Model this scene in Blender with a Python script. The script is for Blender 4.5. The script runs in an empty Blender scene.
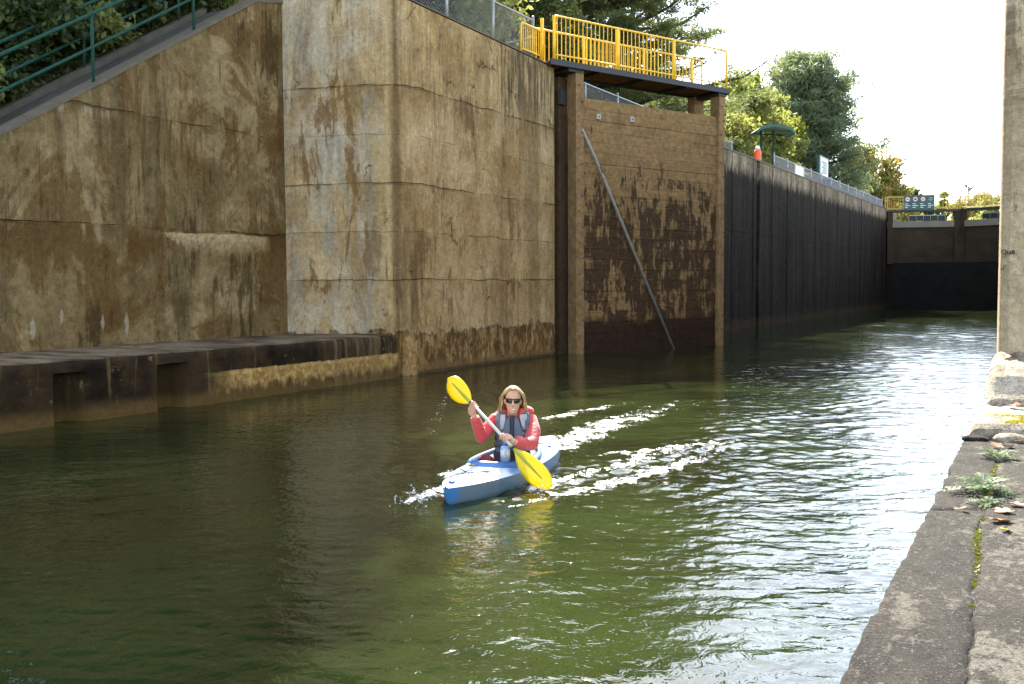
# ---- overall light and water settings
import math as _m
SUN_AZ = _m.radians(-29); SUN_EL = _m.radians(42); SUN_E = 5.0; SKY_E = .15; SKY_SAT = .68; EXPO = 2.28; HAZE = 0
WS = (.0115, .0125, .013); WCOL = ((.0078, .0110, .0030), (.018, .0285, .0070)); FOAM_GLINT = 1.0
import bpy, bmesh, math, random
import numpy as np
from mathutils import Vector, Matrix
random.seed(7); RNG = np.random.default_rng(11)
SC = bpy.context.scene
COL = SC.collection
R = math.radians

# ---------------------------------------------------------------- camera geometry (lock axis = +Y, water = z 0)
F, CAMH, ROLL = 1000.0, 1.9, 0.006
_c, _s = math.cos(ROLL), math.sin(ROLL)
VXu, VYu = 564 * _c + 61 * _s, -564 * _s + 61 * _c
PITCH = math.atan(VYu / F); YAW = math.atan(VXu * math.cos(PITCH) / F)
cp, sp, ct, st = math.cos(PITCH), math.sin(PITCH), math.cos(YAW), math.sin(YAW)
FW = Vector((-st * cp, ct * cp, -sp)); RT = Vector((ct, st, 0)); UP = Vector((-st * sp, ct * sp, cp))
EYE = Vector((0, 0, CAMH))
def ray(x, y):
    a, b = (x - 512) / F, (342 - y) / F
    a, b = a * _c + b * _s, -a * _s + b * _c
    return FW + RT * a + UP * b
def atd(x, y, D): return EYE + ray(x, y) * D
def atx(x, y, X): d = ray(x, y); return EYE + d * (X / d.x)
def aty(x, y, Y): d = ray(x, y); return EYE + d * (Y / d.y)
def atz(x, y, z): d = ray(x, y); return EYE + d * ((z - CAMH) / d.z)

# ---------------------------------------------------------------- object helpers
WM = {}
def setp(o, label=None, cat=None, group=None, kind=None):
    if label: o['label'] = label
    if cat: o['category'] = cat
    if group: o['group'] = group
    if kind: o['kind'] = kind
    return o
def thing(name, loc, label, cat, group=None, rz=0.0):
    o = bpy.data.objects.new(name, None); COL.objects.link(o)
    o.location = loc; o.rotation_euler = (0, 0, rz); o.empty_display_size = .2
    WM[o.name] = Matrix.Translation(Vector(loc)) @ Matrix.Rotation(rz, 4, 'Z')
    return setp(o, label, cat, group)
def link(name, me, parent=None):
    o = bpy.data.objects.new(name, me); COL.objects.link(o)
    M = WM[parent.name] if parent else Matrix.Identity(4)
    if parent:
        o.parent = parent
        if M != Matrix.Identity(4): me.transform(M.inverted())
    WM[o.name] = M
    return o
class MB:
    def __init__(s): s.v = []; s.f = []; s.m = []
    def add(s, vs, fs, mi=0):
        n = len(s.v); s.v += [tuple(v) for v in vs]
        for f in fs: s.f.append(tuple(i + n for i in f)); s.m.append(mi)
        return s
    def box(s, c, d, M=None, mi=0):
        c = Vector(c); h = Vector(d) / 2
        vs = [Vector((x * h.x, y * h.y, z * h.z)) for z in (-1, 1) for y in (-1, 1) for x in (-1, 1)]
        vs = [(M @ v if M else v) + c for v in vs]
        return s.add(vs, [(0, 2, 3, 1), (4, 5, 7, 6), (0, 1, 5, 4), (2, 6, 7, 3), (0, 4, 6, 2), (1, 3, 7, 5)], mi)
    def bar(s, a, b, w, h, up=(0, 0, 1), mi=0):
        a, b = Vector(a), Vector(b); d = b - a; L = d.length; d.normalize()
        x = d.cross(Vector(up))
        if x.length < 1e-4: x = d.cross(Vector((1, 0, 0)))
        x.normalize(); z = x.cross(d)
        M = Matrix((x, d, z)).transposed()
        return s.box((a + b) / 2, (w, L, h), M, mi)
    def tube(s, pts, r, n=8, cap=True, mi=0):
        pts = [Vector(p) for p in pts]; rr = r if isinstance(r, (list, tuple)) else [r] * len(pts)
        d0 = (pts[1] - pts[0]).normalized()
        x = d0.cross(Vector((0.13, 0.31, 0.94)));  x.normalize()
        rings = []
        for i, p in enumerate(pts):
            d = (pts[min(i + 1, len(pts) - 1)] - pts[max(i - 1, 0)]).normalized()
            x = (x - d * x.dot(d)).normalized(); y = d.cross(x)
            rings.append([p + (x * math.cos(t) + y * math.sin(t)) * rr[i] for t in [2 * math.pi * k / n for k in range(n)]])
        return s.loft(rings, cap, mi)
    def loft(s, rings, cap=True, mi=0, closed=True):
        n = len(rings[0]); vs = [p for r in rings for p in r]; fs = []
        for i in range(len(rings) - 1):
            for k in range(n if closed else n - 1):
                a, b = i * n + k, i * n + (k + 1) % n
                fs.append((a, b, b + n, a + n))
        if cap: fs.append(tuple(range(n))[::-1]); fs.append(tuple((len(rings) - 1) * n + k for k in range(n)))
        return s.add(vs, fs, mi)
    def prism(s, pts, z0, z1, mi=0):
        n = len(pts)
        vs = [(p[0], p[1], z0 if not callable(z0) else z0(*p)) for p in pts] + [(p[0], p[1], z1 if not callable(z1) else z1(*p)) for p in pts]
        fs = [tuple(range(n))[::-1], tuple(range(n, 2 * n))] + [(i, (i + 1) % n, (i + 1) % n + n, i + n) for i in range(n)]
        return s.add(vs, fs, mi)
    def ball(s, c, r, n=8, m=6, M=None, mi=0):
        c = Vector(c); r = Vector((r, r, r)) if not hasattr(r, '__len__') else Vector(r)
        rings = []
        for i in range(m + 1):
            t = -math.pi / 2 + math.pi * (i * .98 + .01 * m) / m
            ring = [Vector((r.x * math.cos(t) * math.cos(2 * math.pi * k / n), r.y * math.cos(t) * math.sin(2 * math.pi * k / n), r.z * math.sin(t))) for k in range(n)]
            rings.append([(M @ p if M else p) + c for p in ring])
        return s.loft(rings, True, mi)
    def mesh(s, name, mats, smooth=False):
        me = bpy.data.meshes.new(name); me.from_pydata([tuple(v) for v in s.v], [], s.f)
        for m in (mats if isinstance(mats, (list, tuple)) else [mats]): me.materials.append(m)
        me.polygons.foreach_set('material_index', s.m)
        if smooth: me.polygons.foreach_set('use_smooth', [True] * len(me.polygons))
        me.update(); return me
    def build(s, name, mats, parent=None, smooth=False, bevel=0, seg=2, fix=True, label=None):
        me = s.mesh(name, mats, smooth)
        if fix:
            bm = bmesh.new(); bm.from_mesh(me); bmesh.ops.recalc_face_normals(bm, faces=bm.faces); bm.to_mesh(me); bm.free()
        o = link(name, me, parent)
        if bevel:
            b = o.modifiers.new('bevel', 'BEVEL'); b.width = bevel; b.segments = seg; b.limit_method = 'ANGLE'; b.angle_limit = R(35)
        if label: o['label'] = label
        return o
def npmesh(name, co, faces4, mat, smooth=False):
    me = bpy.data.meshes.new(name); n = len(co); m = len(faces4); k = faces4.shape[1]
    me.vertices.add(n); me.vertices.foreach_set('co', np.asarray(co, np.float32).ravel())
    me.loops.add(m * k); me.loops.foreach_set('vertex_index', faces4.astype(np.int32).ravel())
    me.polygons.add(m); me.polygons.foreach_set('loop_start', np.arange(0, m * k, k, dtype=np.int32))
    if smooth: me.polygons.foreach_set('use_smooth', np.ones(m, bool))
    me.update(calc_edges=True); me.validate(); me.materials.append(mat)
    return me

# ---------------------------------------------------------------- node helpers
class NT:
    def __init__(s, name):
        s.mat = bpy.data.materials.new(name); s.mat.use_nodes = True; s.t = s.mat.node_tree; s.n = s.t.nodes
        s.b = s.n['Principled BSDF']; s.out = s.n['Material Output']
        g = s.n.new('ShaderNodeNewGeometry'); s.geo = g; s.P = g.outputs['Position']
        x = s.n.new('ShaderNodeSeparateXYZ'); s.l(s.P, x.inputs[0]); s.x, s.y, s.z = x.outputs
    def l(s, a, b):
        if isinstance(a, (int, float)): b.default_value = a
        elif isinstance(a, (tuple, list)): b.default_value = tuple(a) if len(a) == len(b.default_value) else tuple(a) + (1,)
        else: s.t.links.new(a, b)
    def m(s, op, a, b=0.0, c=None, clamp=False):
        n = s.n.new('ShaderNodeMath'); n.operation = op; n.use_clamp = clamp; s.l(a, n.inputs[0]); s.l(b, n.inputs[1])
        if c is not None: s.l(c, n.inputs[2])
        return n.outputs[0]
    def add(s, a, b): return s.m('ADD', a, b)
    def mul(s, a, b): return s.m('MULTIPLY', a, b)
    def sub(s, a, b): return s.m('SUBTRACT', a, b)
    def vec(s, x, y, z):
        n = s.n.new('ShaderNodeCombineXYZ'); s.l(x, n.inputs[0]); s.l(y, n.inputs[1]); s.l(z, n.inputs[2]); return n.outputs[0]
    def scl(s, k, off=0.0):
        return s.vec(s.m('MULTIPLY_ADD', s.x, k[0], off), s.m('MULTIPLY_ADD', s.y, k[1], off * 1.7), s.m('MULTIPLY_ADD', s.z, k[2], off * .6))
    def noise(s, v, scale=1.0, det=4, rough=.55, dist=0.0):
        n = s.n.new('ShaderNodeTexNoise'); s.l(v, n.inputs['Vector']); n.inputs['Scale'].default_value = scale
        n.inputs['Detail'].default_value = det; n.inputs['Roughness'].default_value = rough; n.inputs['Distortion'].default_value = dist
        return n.outputs['Fac']
    def vor(s, v, scale, feat='DISTANCE_TO_EDGE'):
        n = s.n.new('ShaderNodeTexVoronoi'); n.feature = feat; s.l(v, n.inputs['Vector']); n.inputs['Scale'].default_value = scale
        return n.outputs['Distance']
    def ss(s, v, a, b, lo=0.0, hi=1.0):
        n = s.n.new('ShaderNodeMapRange'); n.interpolation_type = 'SMOOTHSTEP'
        s.l(v, n.inputs['Value']); s.l(a, n.inputs['From Min']); s.l(b, n.inputs['From Max']); n.inputs['To Min'].default_value = lo; n.inputs['To Max'].default_value = hi
        return n.outputs[0]
    def mix(s, f, a, b, blend='MIX'):
        n = s.n.new('ShaderNodeMix'); n.data_type = 'RGBA'; n.blend_type = blend; n.clamp_factor = True
        s.l(f, n.inputs[0]); s.l(a, n.inputs[6]); s.l(b, n.inputs[7]); return n.outputs[2]
    def bump(s, h, dist=.02, strength=1.0, nrm=None):
        n = s.n.new('ShaderNodeBump'); n.inputs['Distance'].default_value = dist; n.inputs['Strength'].default_value = strength
        s.l(h, n.inputs['Height'])
        if nrm is not None: s.l(nrm, n.inputs['Normal'])
        return n.outputs[0]
    def set(s, col=None, rough=None, nrm=None, **kw):
        if col is not None: s.l(col, s.b.inputs['Base Color'])
        if rough is not None: s.l(rough, s.b.inputs['Roughness'])
        if nrm is not None: s.l(nrm, s.b.inputs['Normal'])
        for k, v in kw.items(): s.l(v, s.b.inputs[k.replace('_', ' ')])
        return s.mat
def plain(name, col, rough=.6, var=.15, scale=6.0, bump=0.0, **kw):
    t = NT(name); n = t.noise(t.P, scale, 5)
    c = t.mix(n, tuple(v * (1 - var * 1.6) for v in col), tuple(min(1, v * (1 + var * 1.6)) for v in col))
    return t.set(c, rough, t.bump(n, bump) if bump else None, **kw)

# ---------------------------------------------------------------- materials
def wall_mat(name, lo, hi, dark, lifts, face=None, tide=None, offs=0.0, topdark=False, pale=(.40, .33, .22), rust=(.12, .062, .022), rk=.7, ck_=.56, lime=None, blobs=(), ochre=None):
    """weathered poured concrete: lifts = z of the pour joints"""
    t = NT(name)
    u = t.add(t.y, t.mul(t.x, .8))
    W = lambda fu, fz, o, det=6, rough=.66, dist=.3: t.noise(t.vec(t.mul(u, fu), offs + o, t.mul(t.z, fz)), 1, det, rough, dist)
    big = W(.33, .4, 0, 4); mid = W(1.1, .9, 3, 9, .72); strk = W(3.1, .22, 7, 6, .66, 0); strk2 = W(1.25, .10, 9, 4, .55, 0)
    strk3 = W(11., .8, 12, 5, .65, 0); fine = t.noise(t.P, 11, 8, .72); grit = t.noise(t.P, 45, 4, .7)
    c = t.mix(t.ss(mid, .34, .66), lo, hi)
    c = t.mix(t.mul(t.ss(W(.5, .55, 5, 8, .7), .5, .6), .6), c, pale)
    c = t.mix(t.mul(t.ss(strk2, .52, .6), .5), c, tuple(v * .5 for v in lo))
    c = t.mix(t.mul(t.ss(strk, .54, .68), .45), c, pale)
    # organic brown bloom, ragged
    br = W(.62, .42, 21, 9, .74, .8)
    c = t.mix(t.mul(t.ss(t.add(br, t.mul(t.sub(strk, .5), .35)), .50, .58), rk), c, rust)
    # black damp runs
    damp = W(.8, .33, 25, 8, .7, .4)
    c = t.mix(t.mul(t.ss(t.add(damp, t.mul(t.sub(strk3, .5), .4)), .56, .63), .75), c, dark)
    c = t.mix(t.mul(t.mul(t.ss(strk3, .55, .68), t.ss(big, .42, .58)), .5), c, dark)
    hgt = t.add(t.mul(fine, .4), t.mul(mid, .6))
    if face:      # pale return face with blue-grey bloom
        f = t.ss(t.x, face[1], face[0])
        pl = W(1.2, .5, 31, 8, .7, .5)
        c = t.mix(t.mul(f, t.ss(pl, .43, .58, .1, .8)), c, (.44, .37, .265))
        pb = W(2.2, .32, 41, 8, .7, .4)
        c = t.mix(t.mul(f, t.ss(pb, .53, .62, 0, .75)), c, (.27, .245, .19))
        c = t.mix(t.mul(f, t.ss(W(1.7, .5, 46, 8, .72, .6), .545, .60, 0, .8)), c, rust)
        seam = t.m('ABSOLUTE', t.sub(t.x, -12.26))
        c = t.mix(t.ss(t.add(seam, t.mul(t.sub(strk, .5), .3)), .12, .02, 0, .7), c, (.06, .036, .016))
    wob = t.add(t.z, t.mul(t.sub(t.noise(t.vec(t.mul(u, .8), offs, 0.0), 1, 7, .65), .5), .22))
    brk = W(.9, .9, 50, 4)
    for i, (lz, k) in enumerate(lifts):
        d = t.sub(wob, lz); brk_i = W(.7, .1, 52 + 3 * i, 5)
        below = t.mul(t.ss(d, -.8, -.0), t.ss(d, .03, -.01))        # rust run-off below the joint
        c = t.mix(t.mul(t.mul(below, t.ss(t.add(strk, t.mul(brk, .5)), .60, .82)), .85 * k), c, tuple(v * .8 for v in rust))
        pal = t.mul(t.ss(d, -.35, -.05), t.ss(d, .0, -.03))         # lime drips in places
        c = t.mix(t.mul(t.mul(pal, t.ss(t.add(t.mul(W(5., .3, 57, 5, .7, 0), .5), t.mul(brk_i, 1.0)), .86, .92)), .8 * k), c, (.5, .42, .27))
        above = t.mul(t.ss(d, .0, .03), t.ss(d, .55, .1))           # dark feathers standing on it
        c = t.mix(t.mul(t.mul(above, t.ss(strk3, .54, .66)), .75 * k), c, (.055, .036, .018))
        wd = t.ss(brk, .35, .7, .006, .032)
        ln = t.ss(t.sub(t.m('ABSOLUTE', d), wd), .012, -.01)
        ln = t.mul(ln, t.ss(brk_i, .40, .54, .12, 1))
        c = t.mix(t.mul(ln, .8 * k), c, (.06, .036, .014))
        hgt = t.sub(hgt, t.mul(ln, 1.5 * k))
    cv = t.vec(t.add(u, t.mul(t.noise(t.P, 1.1, 6, .7), 1.3)), offs, t.add(t.z, t.mul(t.noise(t.scl((1, 1, 1), 8), 1.1, 6, .7), 1.3)))
    ck = t.ss(t.vor(cv, .55), .009, .001)
    ck = t.mul(ck, t.ss(t.noise(t.scl((.6, .6, .6), 4 + offs), 1, 3), ck_, ck_ + .05))
    c = t.mix(t.mul(ck, .7), c, (.05, .028, .014)); hgt = t.sub(hgt, t.mul(ck, .8))
    sp_ = t.ss(t.noise(t.scl((2.2, 2.2, 2.2), 13), 1, 9, .75), .62, .66)
    c = t.mix(t.mul(sp_, .7), c, pale); hgt = t.sub(hgt, t.mul(sp_, .5))
    sd_ = t.ss(t.noise(t.scl((3.2, 3.2, 1.8), 43), 1, 9, .75), .61, .65)
    c = t.mix(t.mul(sd_, .6), c, dark)
    if topdark:
        tz = t.sub(t.z, topdark)
        c = t.mix(t.mul(t.mul(t.ss(t.add(tz, t.mul(strk, 2.2)), .2, 1.4), t.mul(t.ss(t.y, 20.6, 21.6, .25, 1), t.ss(t.add(strk3, t.mul(strk2, .4)), .62, .76))), .7), c, (.05, .042, .03))
    if tide:
        jag = W(3.4, .6, 60, 7, .75)
        lvl = t.add(tide, t.mul(t.sub(jag, .5), .9))
        wet = t.ss(t.sub(lvl, t.z), 0, .05)
        wn = W(4, 2, 70, 8, .75); wv = W(7, .7, 77, 6, .7, 0)
        wc = t.mix(t.ss(wn, .44, .58), (.07, .036, .01), (.26, .15, .045))
        wc = t.mix(t.ss(t.add(wv, t.mul(t.sub(wn, .5), .6)), .55, .63, 0, .8), wc, (.36, .27, .14))
        rim = t.mul(t.ss(t.m('ABSOLUTE', t.sub(lvl, t.z)), .09, .0), t.ss(wn, .45, .6))
        wc = t.mix(t.ss(t.add(t.z, t.mul(wn, .3)), .42, .3, 0, .8), wc, t.mix(wn, (.08, .045, .016), (.22, .13, .05)))
        wc = t.mix(t.ss(t.z, .11, .03, 0, .85), wc, (.03, .02, .012))
        c = t.mix(t.mul(wet, .9), c, wc); c = t.mix(t.mul(rim, .75), c, (.42, .34, .21))
        hgt = t.sub(hgt, t.mul(wet, .8))
    if lime:      # pale lime curtain hanging under one stretch of joint
        y0, y1, lz = lime; jg = t.noise(t.vec(t.mul(u, 6), offs + 80, t.mul(t.z, .9)), 1, 6, .7)
        d = t.sub(lz, wob); ln_ = t.mul(t.ss(t.y, y0, y0 + .5), t.ss(t.y, y1, y1 - .25))
        dr = t.mul(t.ss(t.y, y0, y0 + 1.3), .34)
        m = t.mul(t.mul(ln_, t.ss(d, .0, .02)), t.ss(t.sub(t.m('MULTIPLY_ADD', jg, .75, t.sub(dr, .28)), d), .0, .05))
        c = t.mix(t.mul(t.mul(m, t.ss(d, .5, -.05)), t.ss(t.add(fine, t.mul(strk3, .6)), .55, .95, .35, .85)), c, (.50, .385, .205))
    for by, bz, rw, rh in blobs:     # spots of white lime seepage
        e = t.add(t.m('POWER', t.mul(t.add(t.sub(t.y, by), t.mul(t.sub(fine, .5), .12)), 1 / rw), 2.0), t.m('POWER', t.mul(t.add(t.sub(t.z, bz), t.mul(t.sub(mid, .5), .3)), 1 / rh), 2.0))
        c = t.mix(t.ss(t.add(e, t.mul(t.sub(strk3, .5), 2.2)), 1.1, .2, 0, .45), c, (.46, .40, .29))
    if ochre:
        yb, w_ = ochre; e = t.m('ABSOLUTE', t.add(t.sub(t.y, yb), t.mul(t.sub(strk3, .5), .5)))
        c = t.mix(t.mul(t.mul(t.ss(e, w_, w_ * .4), t.ss(t.add(t.z, t.mul(strk, .9)), 1.5, .8)), .6), c, t.mix(t.ss(fine, .35, .65), (.34, .19, .06), (.52, .36, .16)))
    c = t.mix(1.0, c, t.mix(t.ss(grit, .3, .7), (.84, .84, .84), (1.12, 1.12, 1.12)), 'MULTIPLY')
    c = t.mix(1.0, c, t.mix(t.ss(fine, .3, .7), (.78, .78, .78), (1.2, 1.2, 1.2)), 'MULTIPLY')
    return t.set(c, .95, t.bump(t.add(hgt, t.mul(grit, .25)), .05), Specular_IOR_Level=.08)

M = {}
M['stairwall'] = wall_mat('stair_wall_concrete', (.125, .084, .033), (.225, .16, .072), (.048, .031, .011), [(4.95, .45), (2.95, .65)], offs=2.3, pale=(.34, .25, .125), rust=(.095, .047, .012), ck_=.6, lime=(12.7, 15.75, 2.92), blobs=((10.22, 1.22, .06, .22), (10.75, 1.42, .035, .12), (11.55, 1.27, .04, .14), (12.05, 1.25, .05, .22)))
M['entrance'] = wall_mat('entrance_wall_concrete', (.31, .205, .083), (.455, .318, .148), (.135, .084, .034), [(6., .5), (4., .42), (2., .36), (5., .15), (3., .2)], face=(-13.0, -12.2), tide=.9, ochre=(17.25, .32), offs=11.0, topdark=6.4, rk=.42, pale=(.51, .375, .205), rust=(.165, .086, .026))
M['pillar'] = wall_mat('pillar_concrete', (.34, .25, .15), (.47, .365, .225), (.15, .095, .05), [(6., .25), (4., .2)], offs=31.0, pale=(.55, .45, .30), rust=(.2, .125, .06), rk=.5, ck_=.7)

def ledge_mat():
    t = NT('ledge_concrete'); u = t.add(t.y, t.mul(t.x, .8))
    n = t.noise(t.vec(t.mul(u, 1.3), 3, t.mul(t.z, 1.2)), 1, 5, .6); s = t.noise(t.vec(t.mul(u, 5), 5, t.mul(t.z, .6)), 1, 5, .65)
    fine = t.noise(t.P, 11, 6, .65)
    c = t.mix(t.ss(n, .35, .65), (.009, .006, .0035), (.04, .025, .011))
    c = t.mix(t.mul(t.ss(s, .58, .68), .5), c, (.15, .1, .045)); c = t.mix(t.mul(t.ss(t.noise(t.P, 3.1, 9, .75), .60, .66), .6), c, (.19, .13, .06))
    c = t.mix(t.ss(t.add(t.z, t.mul(n, .3)), .46, .22, 0, .9), c, t.mix(fine, (.06, .034, .01), (.15, .092, .03)))
    # pale lime crust hanging below the joint, far half of the ledge
    jag = t.noise(t.vec(t.mul(u, 4.2), 8, t.mul(t.z, 1.2)), 1, 5, .7)
    m = t.mul(t.ss(t.y, 11.4, 12.4), t.mul(t.ss(t.add(t.z, t.mul(jag, .10)), .57, .54), t.ss(t.add(t.z, t.mul(jag, .62)), .42, .60)))
    c = t.mix(t.mul(m, .85), c, t.mix(t.ss(fine, .35, .65), (.23, .13, .036), (.45, .295, .105)))
    c = t.mix(t.mul(t.ss(t.y, 14.2, 14.6), t.ss(s, .45, .6, 0, .6)), c, (.14, .1, .045))
    c = t.mix(t.ss(t.add(t.z, t.mul(fine, .02)), .868, .888), c, t.mix(t.ss(t.noise(t.scl((.8, 2.2, 1), 3), 1, 8, .75), .35, .62), (.045, .032, .017), (.21, .15, .09)))
    return t.set(c, .92, t.bump(t.add(n, t.mul(fine, .5)), .04), Specular_IOR_Level=.08)
M['ledge'] = ledge_mat()

def chamber_mat():
    t = NT('chamber_concrete'); u = t.add(t.y, t.mul(t.x, .8))
    n = t.noise(t.vec(t.mul(u, .6), 3, t.mul(t.z, .5)), 1, 5, .6); s = t.noise(t.vec(t.mul(u, 2.2), 5, t.mul(t.z, .16)), 1, 5, .65)
    fine = t.noise(t.P, 7, 5)
    c = t.mix(t.ss(s, .35, .68), (.015, .0115, .0075), (.040, .031, .020))
    pale = t.noise(t.vec(t.mul(u, 1.5), 15, t.mul(t.z, .35)), 1, 5, .6)
    up = t.ss(t.add(t.z, t.mul(t.sub(s, .5), 1.5)), 6.25, 6.75)
    c = t.mix(up, c, t.mix(t.ss(pale, .35, .65), (.13, .1, .066), (.31, .255, .185)))
    c = t.mix(t.mul(t.ss(n, .58, .68), t.ss(t.z, 3.2, 2.4, 0, .5)), c, (.085, .068, .04))
    c = t.mix(t.ss(t.add(t.z, t.mul(n, .5)), .8, .4, 0, .7), c, (.07, .048, .026))
    ln = t.ss(t.m('ABSOLUTE', t.sub(t.add(t.z, t.mul(n, .1)), 4.05)), .035, .01)
    c = t.mix(t.mul(ln, .8), c, (.012, .01, .009))
    c = t.mix(1.0, c, t.mix(t.ss(t.noise(t.P, 5, 8, .75), .32, .68), (.55, .5, .42), (1.3, 1.25, 1.15)), 'MULTIPLY')
    return t.set(c, .95, t.bump(t.add(n, t.mul(fine, .4)), .03), Specular_IOR_Level=.08)
M['chamber'] = chamber_mat()

def quay_mat(name, off, lo=(.0145, .013, .0105), hi=(.040, .037, .031), pale=(.135, .128, .11), pk=.53, tan=(.05, .044, .034)):
    t = NT(name); n = t.noise(t.scl((2.2, 1.1, 2.2), off), 1, 9, .74, .4); f = t.noise(t.P, 13, 8, .75); g = t.noise(t.P, 75, 4, .7)
    c = t.mix(t.ss(n, .38, .6), lo, hi)
    c = t.mix(t.mul(t.ss(t.noise(t.scl((1.2, .5, 1), off + 15), 1, 7, .7), .5, .6), .5), c, tan)
    m = t.ss(t.add(t.noise(t.scl((2.6, .9, 1.5), off + 5), 1, 8, .72), t.mul(t.sub(f, .5), .55)), pk, pk + .09)
    c = t.mix(t.mul(m, .8), c, pale)
    c = t.mix(t.ss(t.noise(t.P, 30, 6, .7), .54, .62, 0, .7), c, tuple(v * .45 for v in lo))
    c = t.mix(t.ss(g, .57, .66, 0, .65), c, tuple(min(.6, v * 1.1) for v in pale))
    sp2 = t.ss(t.noise(t.scl((22, 12, 22), off), 1, 6, .75), .58, .64)
    c = t.mix(t.mul(sp2, .6), c, pale)
    pit = t.mul(t.ss(t.vor(t.P, 34, 'F1'), .2, .08), t.ss(f, .45, .55))
    c = t.mix(t.mul(pit, .7), c, (.012, .010, .008))
    hf = t.noise(t.P, 120, 3, .7)
    c = t.mix(1.0, c, t.mix(t.ss(hf, .35, .65), (.45, .43, .39), (1.2, 1.15, 1.06)), 'MULTIPLY')
    c = t.mix(t.mul(t.ss(t.noise(t.P, 52, 4, .75), .62, .68), .75), c, (.26, .245, .215))
    return t.set(c, .9, t.bump(t.sub(t.add(t.add(n, t.mul(f, .8)), t.mul(g, .35)), t.mul(pit, .4)), .035), Specular_IOR_Level=.2)
M['quayA'] = quay_mat('coping_concrete', 1.0, pk=.54)
M['quayB'] = quay_mat('quay_concrete', 9.0, (.02, .0185, .0155), (.052, .048, .041), (.16, .152, .132), .50)
M['block'] = quay_mat('pale_stone', 17.0, (.22, .185, .14), (.40, .355, .28), (.52, .48, .41), .48, (.4, .31, .19))

def timber_mat(name, lo, hi, horizontal=True, wet=None, k=1.0):
    t = NT(name); u = t.add(t.y, t.mul(t.x, .5))
    g = t.noise(t.vec(t.mul(u, .8 if horizontal else 9), 2, t.mul(t.z, 13 if horizontal else .7)), 1, 5, .6, .3)
    n = t.noise(t.P, 1.6, 4); fine = t.noise(t.P, 12, 5)
    c = t.mix(g, lo, hi); c = t.mix(t.mul(t.ss(n, .5, .7), .4), c, tuple(v * .55 for v in lo))
    if wet:
        a = t.noise(t.vec(t.mul(u, 1.4), 5, t.mul(t.z, 1.1)), 1, 6, .7, .4)
        b = t.noise(t.vec(t.mul(u, 4.5), 9, t.mul(t.z, .8)), 1, 6, .72, .3)
        bd = t.noise(t.vec(t.mul(u, .7), 9, t.m('FLOOR', t.mul(t.z, 3.45))), 1.3, 3, .6)
        b2 = t.noise(t.vec(t.mul(u, 9), 19, t.mul(t.z, 2.2)), 1, 6, .75, .3)
        m = t.add(t.add(t.mul(a, .5), t.mul(b, .4)), t.add(t.mul(bd, .22), t.mul(b2, .3)))
        thr = t.ss(t.z, 3.4, 6.6, .675, .85)
        c = t.mix(t.ss(t.sub(m, thr), -.02, .035, 0, .92), c, t.mix(fine, (.024, .014, .008), (.062, .037, .019)))
        c = t.mix(t.ss(t.add(t.z, t.mul(b, .35)), 1.25, .85), c, t.mix(a, (.015, .01, .008), (.05, .028, .015)))
    h = t.add(g, t.mul(fine, .4))
    c = t.mix(1.0, c, t.mix(t.ss(t.noise(t.P, 7, 8, .75), .34, .66), (.7, .68, .64), (1.22, 1.2, 1.16)), 'MULTIPLY')
    return t.set(c, .9, t.bump(h, .015), Specular_IOR_Level=.12)
M['boards'] = timber_mat('gate_timber', (.165, .10, .042), (.285, .183, .083), True, True)
M['gap_shade_t'] = timber_mat('gap_shade_timber', (.03, .018, .008), (.085, .054, .026), False)  # timber coloured dark to stand in for shade in the gap beside the gate
M['post_t'] = timber_mat('post_timber', (.165, .102, .046), (.30, .195, .098), False)
M['deck_t'] = timber_mat('deck_timber', (.16, .09, .05), (.28, .16, .09), True)
M['sill'] = plain('sill_concrete', (.018, .016, .013), .95, .35, 1.5, Specular_IOR_Level=.03)
M['fartimber'] = plain('far_gate_timber', (.05, .035, .022), .9, .45, 1.2, Specular_IOR_Level=.05)
M['farbeam'] = plain('far_beam', (.2, .17, .125), .8, .2, 1.2)
M['darksteel'] = plain('dark_steel', (.02, .02, .021), .6, .3)
M['yellow'] = plain('yellow_paint', (.82, .46, .012), .45, .2, 7)
M['farrail'] = plain('far_rail_paint', (.5, .34, .06), .6, .1)
M['green'] = plain('green_paint', (.016, .055, .037), .75, .25, 9, Specular_IOR_Level=.12)
M['greenroof'] = plain('green_roof', (.015, .085, .06), .5, .15, 5)
M['galv'] = plain('galvanised_steel', (.3, .3, .29), .45, .15, 30, Metallic=.5)
M['pipe'] = plain('pipe_grey', (.27, .255, .22), .55, .35, 9)
M['rust'] = plain('rust', (.12, .06, .03), .8, .4, 10)
M['plate'] = plain('pale_plate', (.34, .32, .28), .6, .2, 20)
M['white'] = plain('white_panel', (.72, .72, .7), .5, .06)
M['sgreen'] = plain('sign_green', (.018, .075, .062), .5, .1)
M['red'] = plain('red_ring', (.6, .045, .03), .5, .1)
M['orange'] = plain('orange_paint', (.75, .12, .03), .5, .1)
M['black'] = plain('black_matte', (.015, .015, .016), .6, .2)
M['textgrey'] = plain('text_grey', (.25, .27, .26), .6, .1)
M['path'] = plain('path_concrete', (.04, .034, .022), .9, .45, 2.5, .02)
M['curb'] = plain('curb_concrete', (.075, .063, .042), .9, .4, 4, .02)
M['coping'] = plain('wall_coping', (.10, .08, .05), .85, .3, 5, .015)
M['soil'] = plain('forest_soil', (.03, .023, .013), .95, .5, 3, .05)
M['grass'] = plain('grass_ground', (.05, .062, .018), .95, .4, 2, .05)
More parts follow.
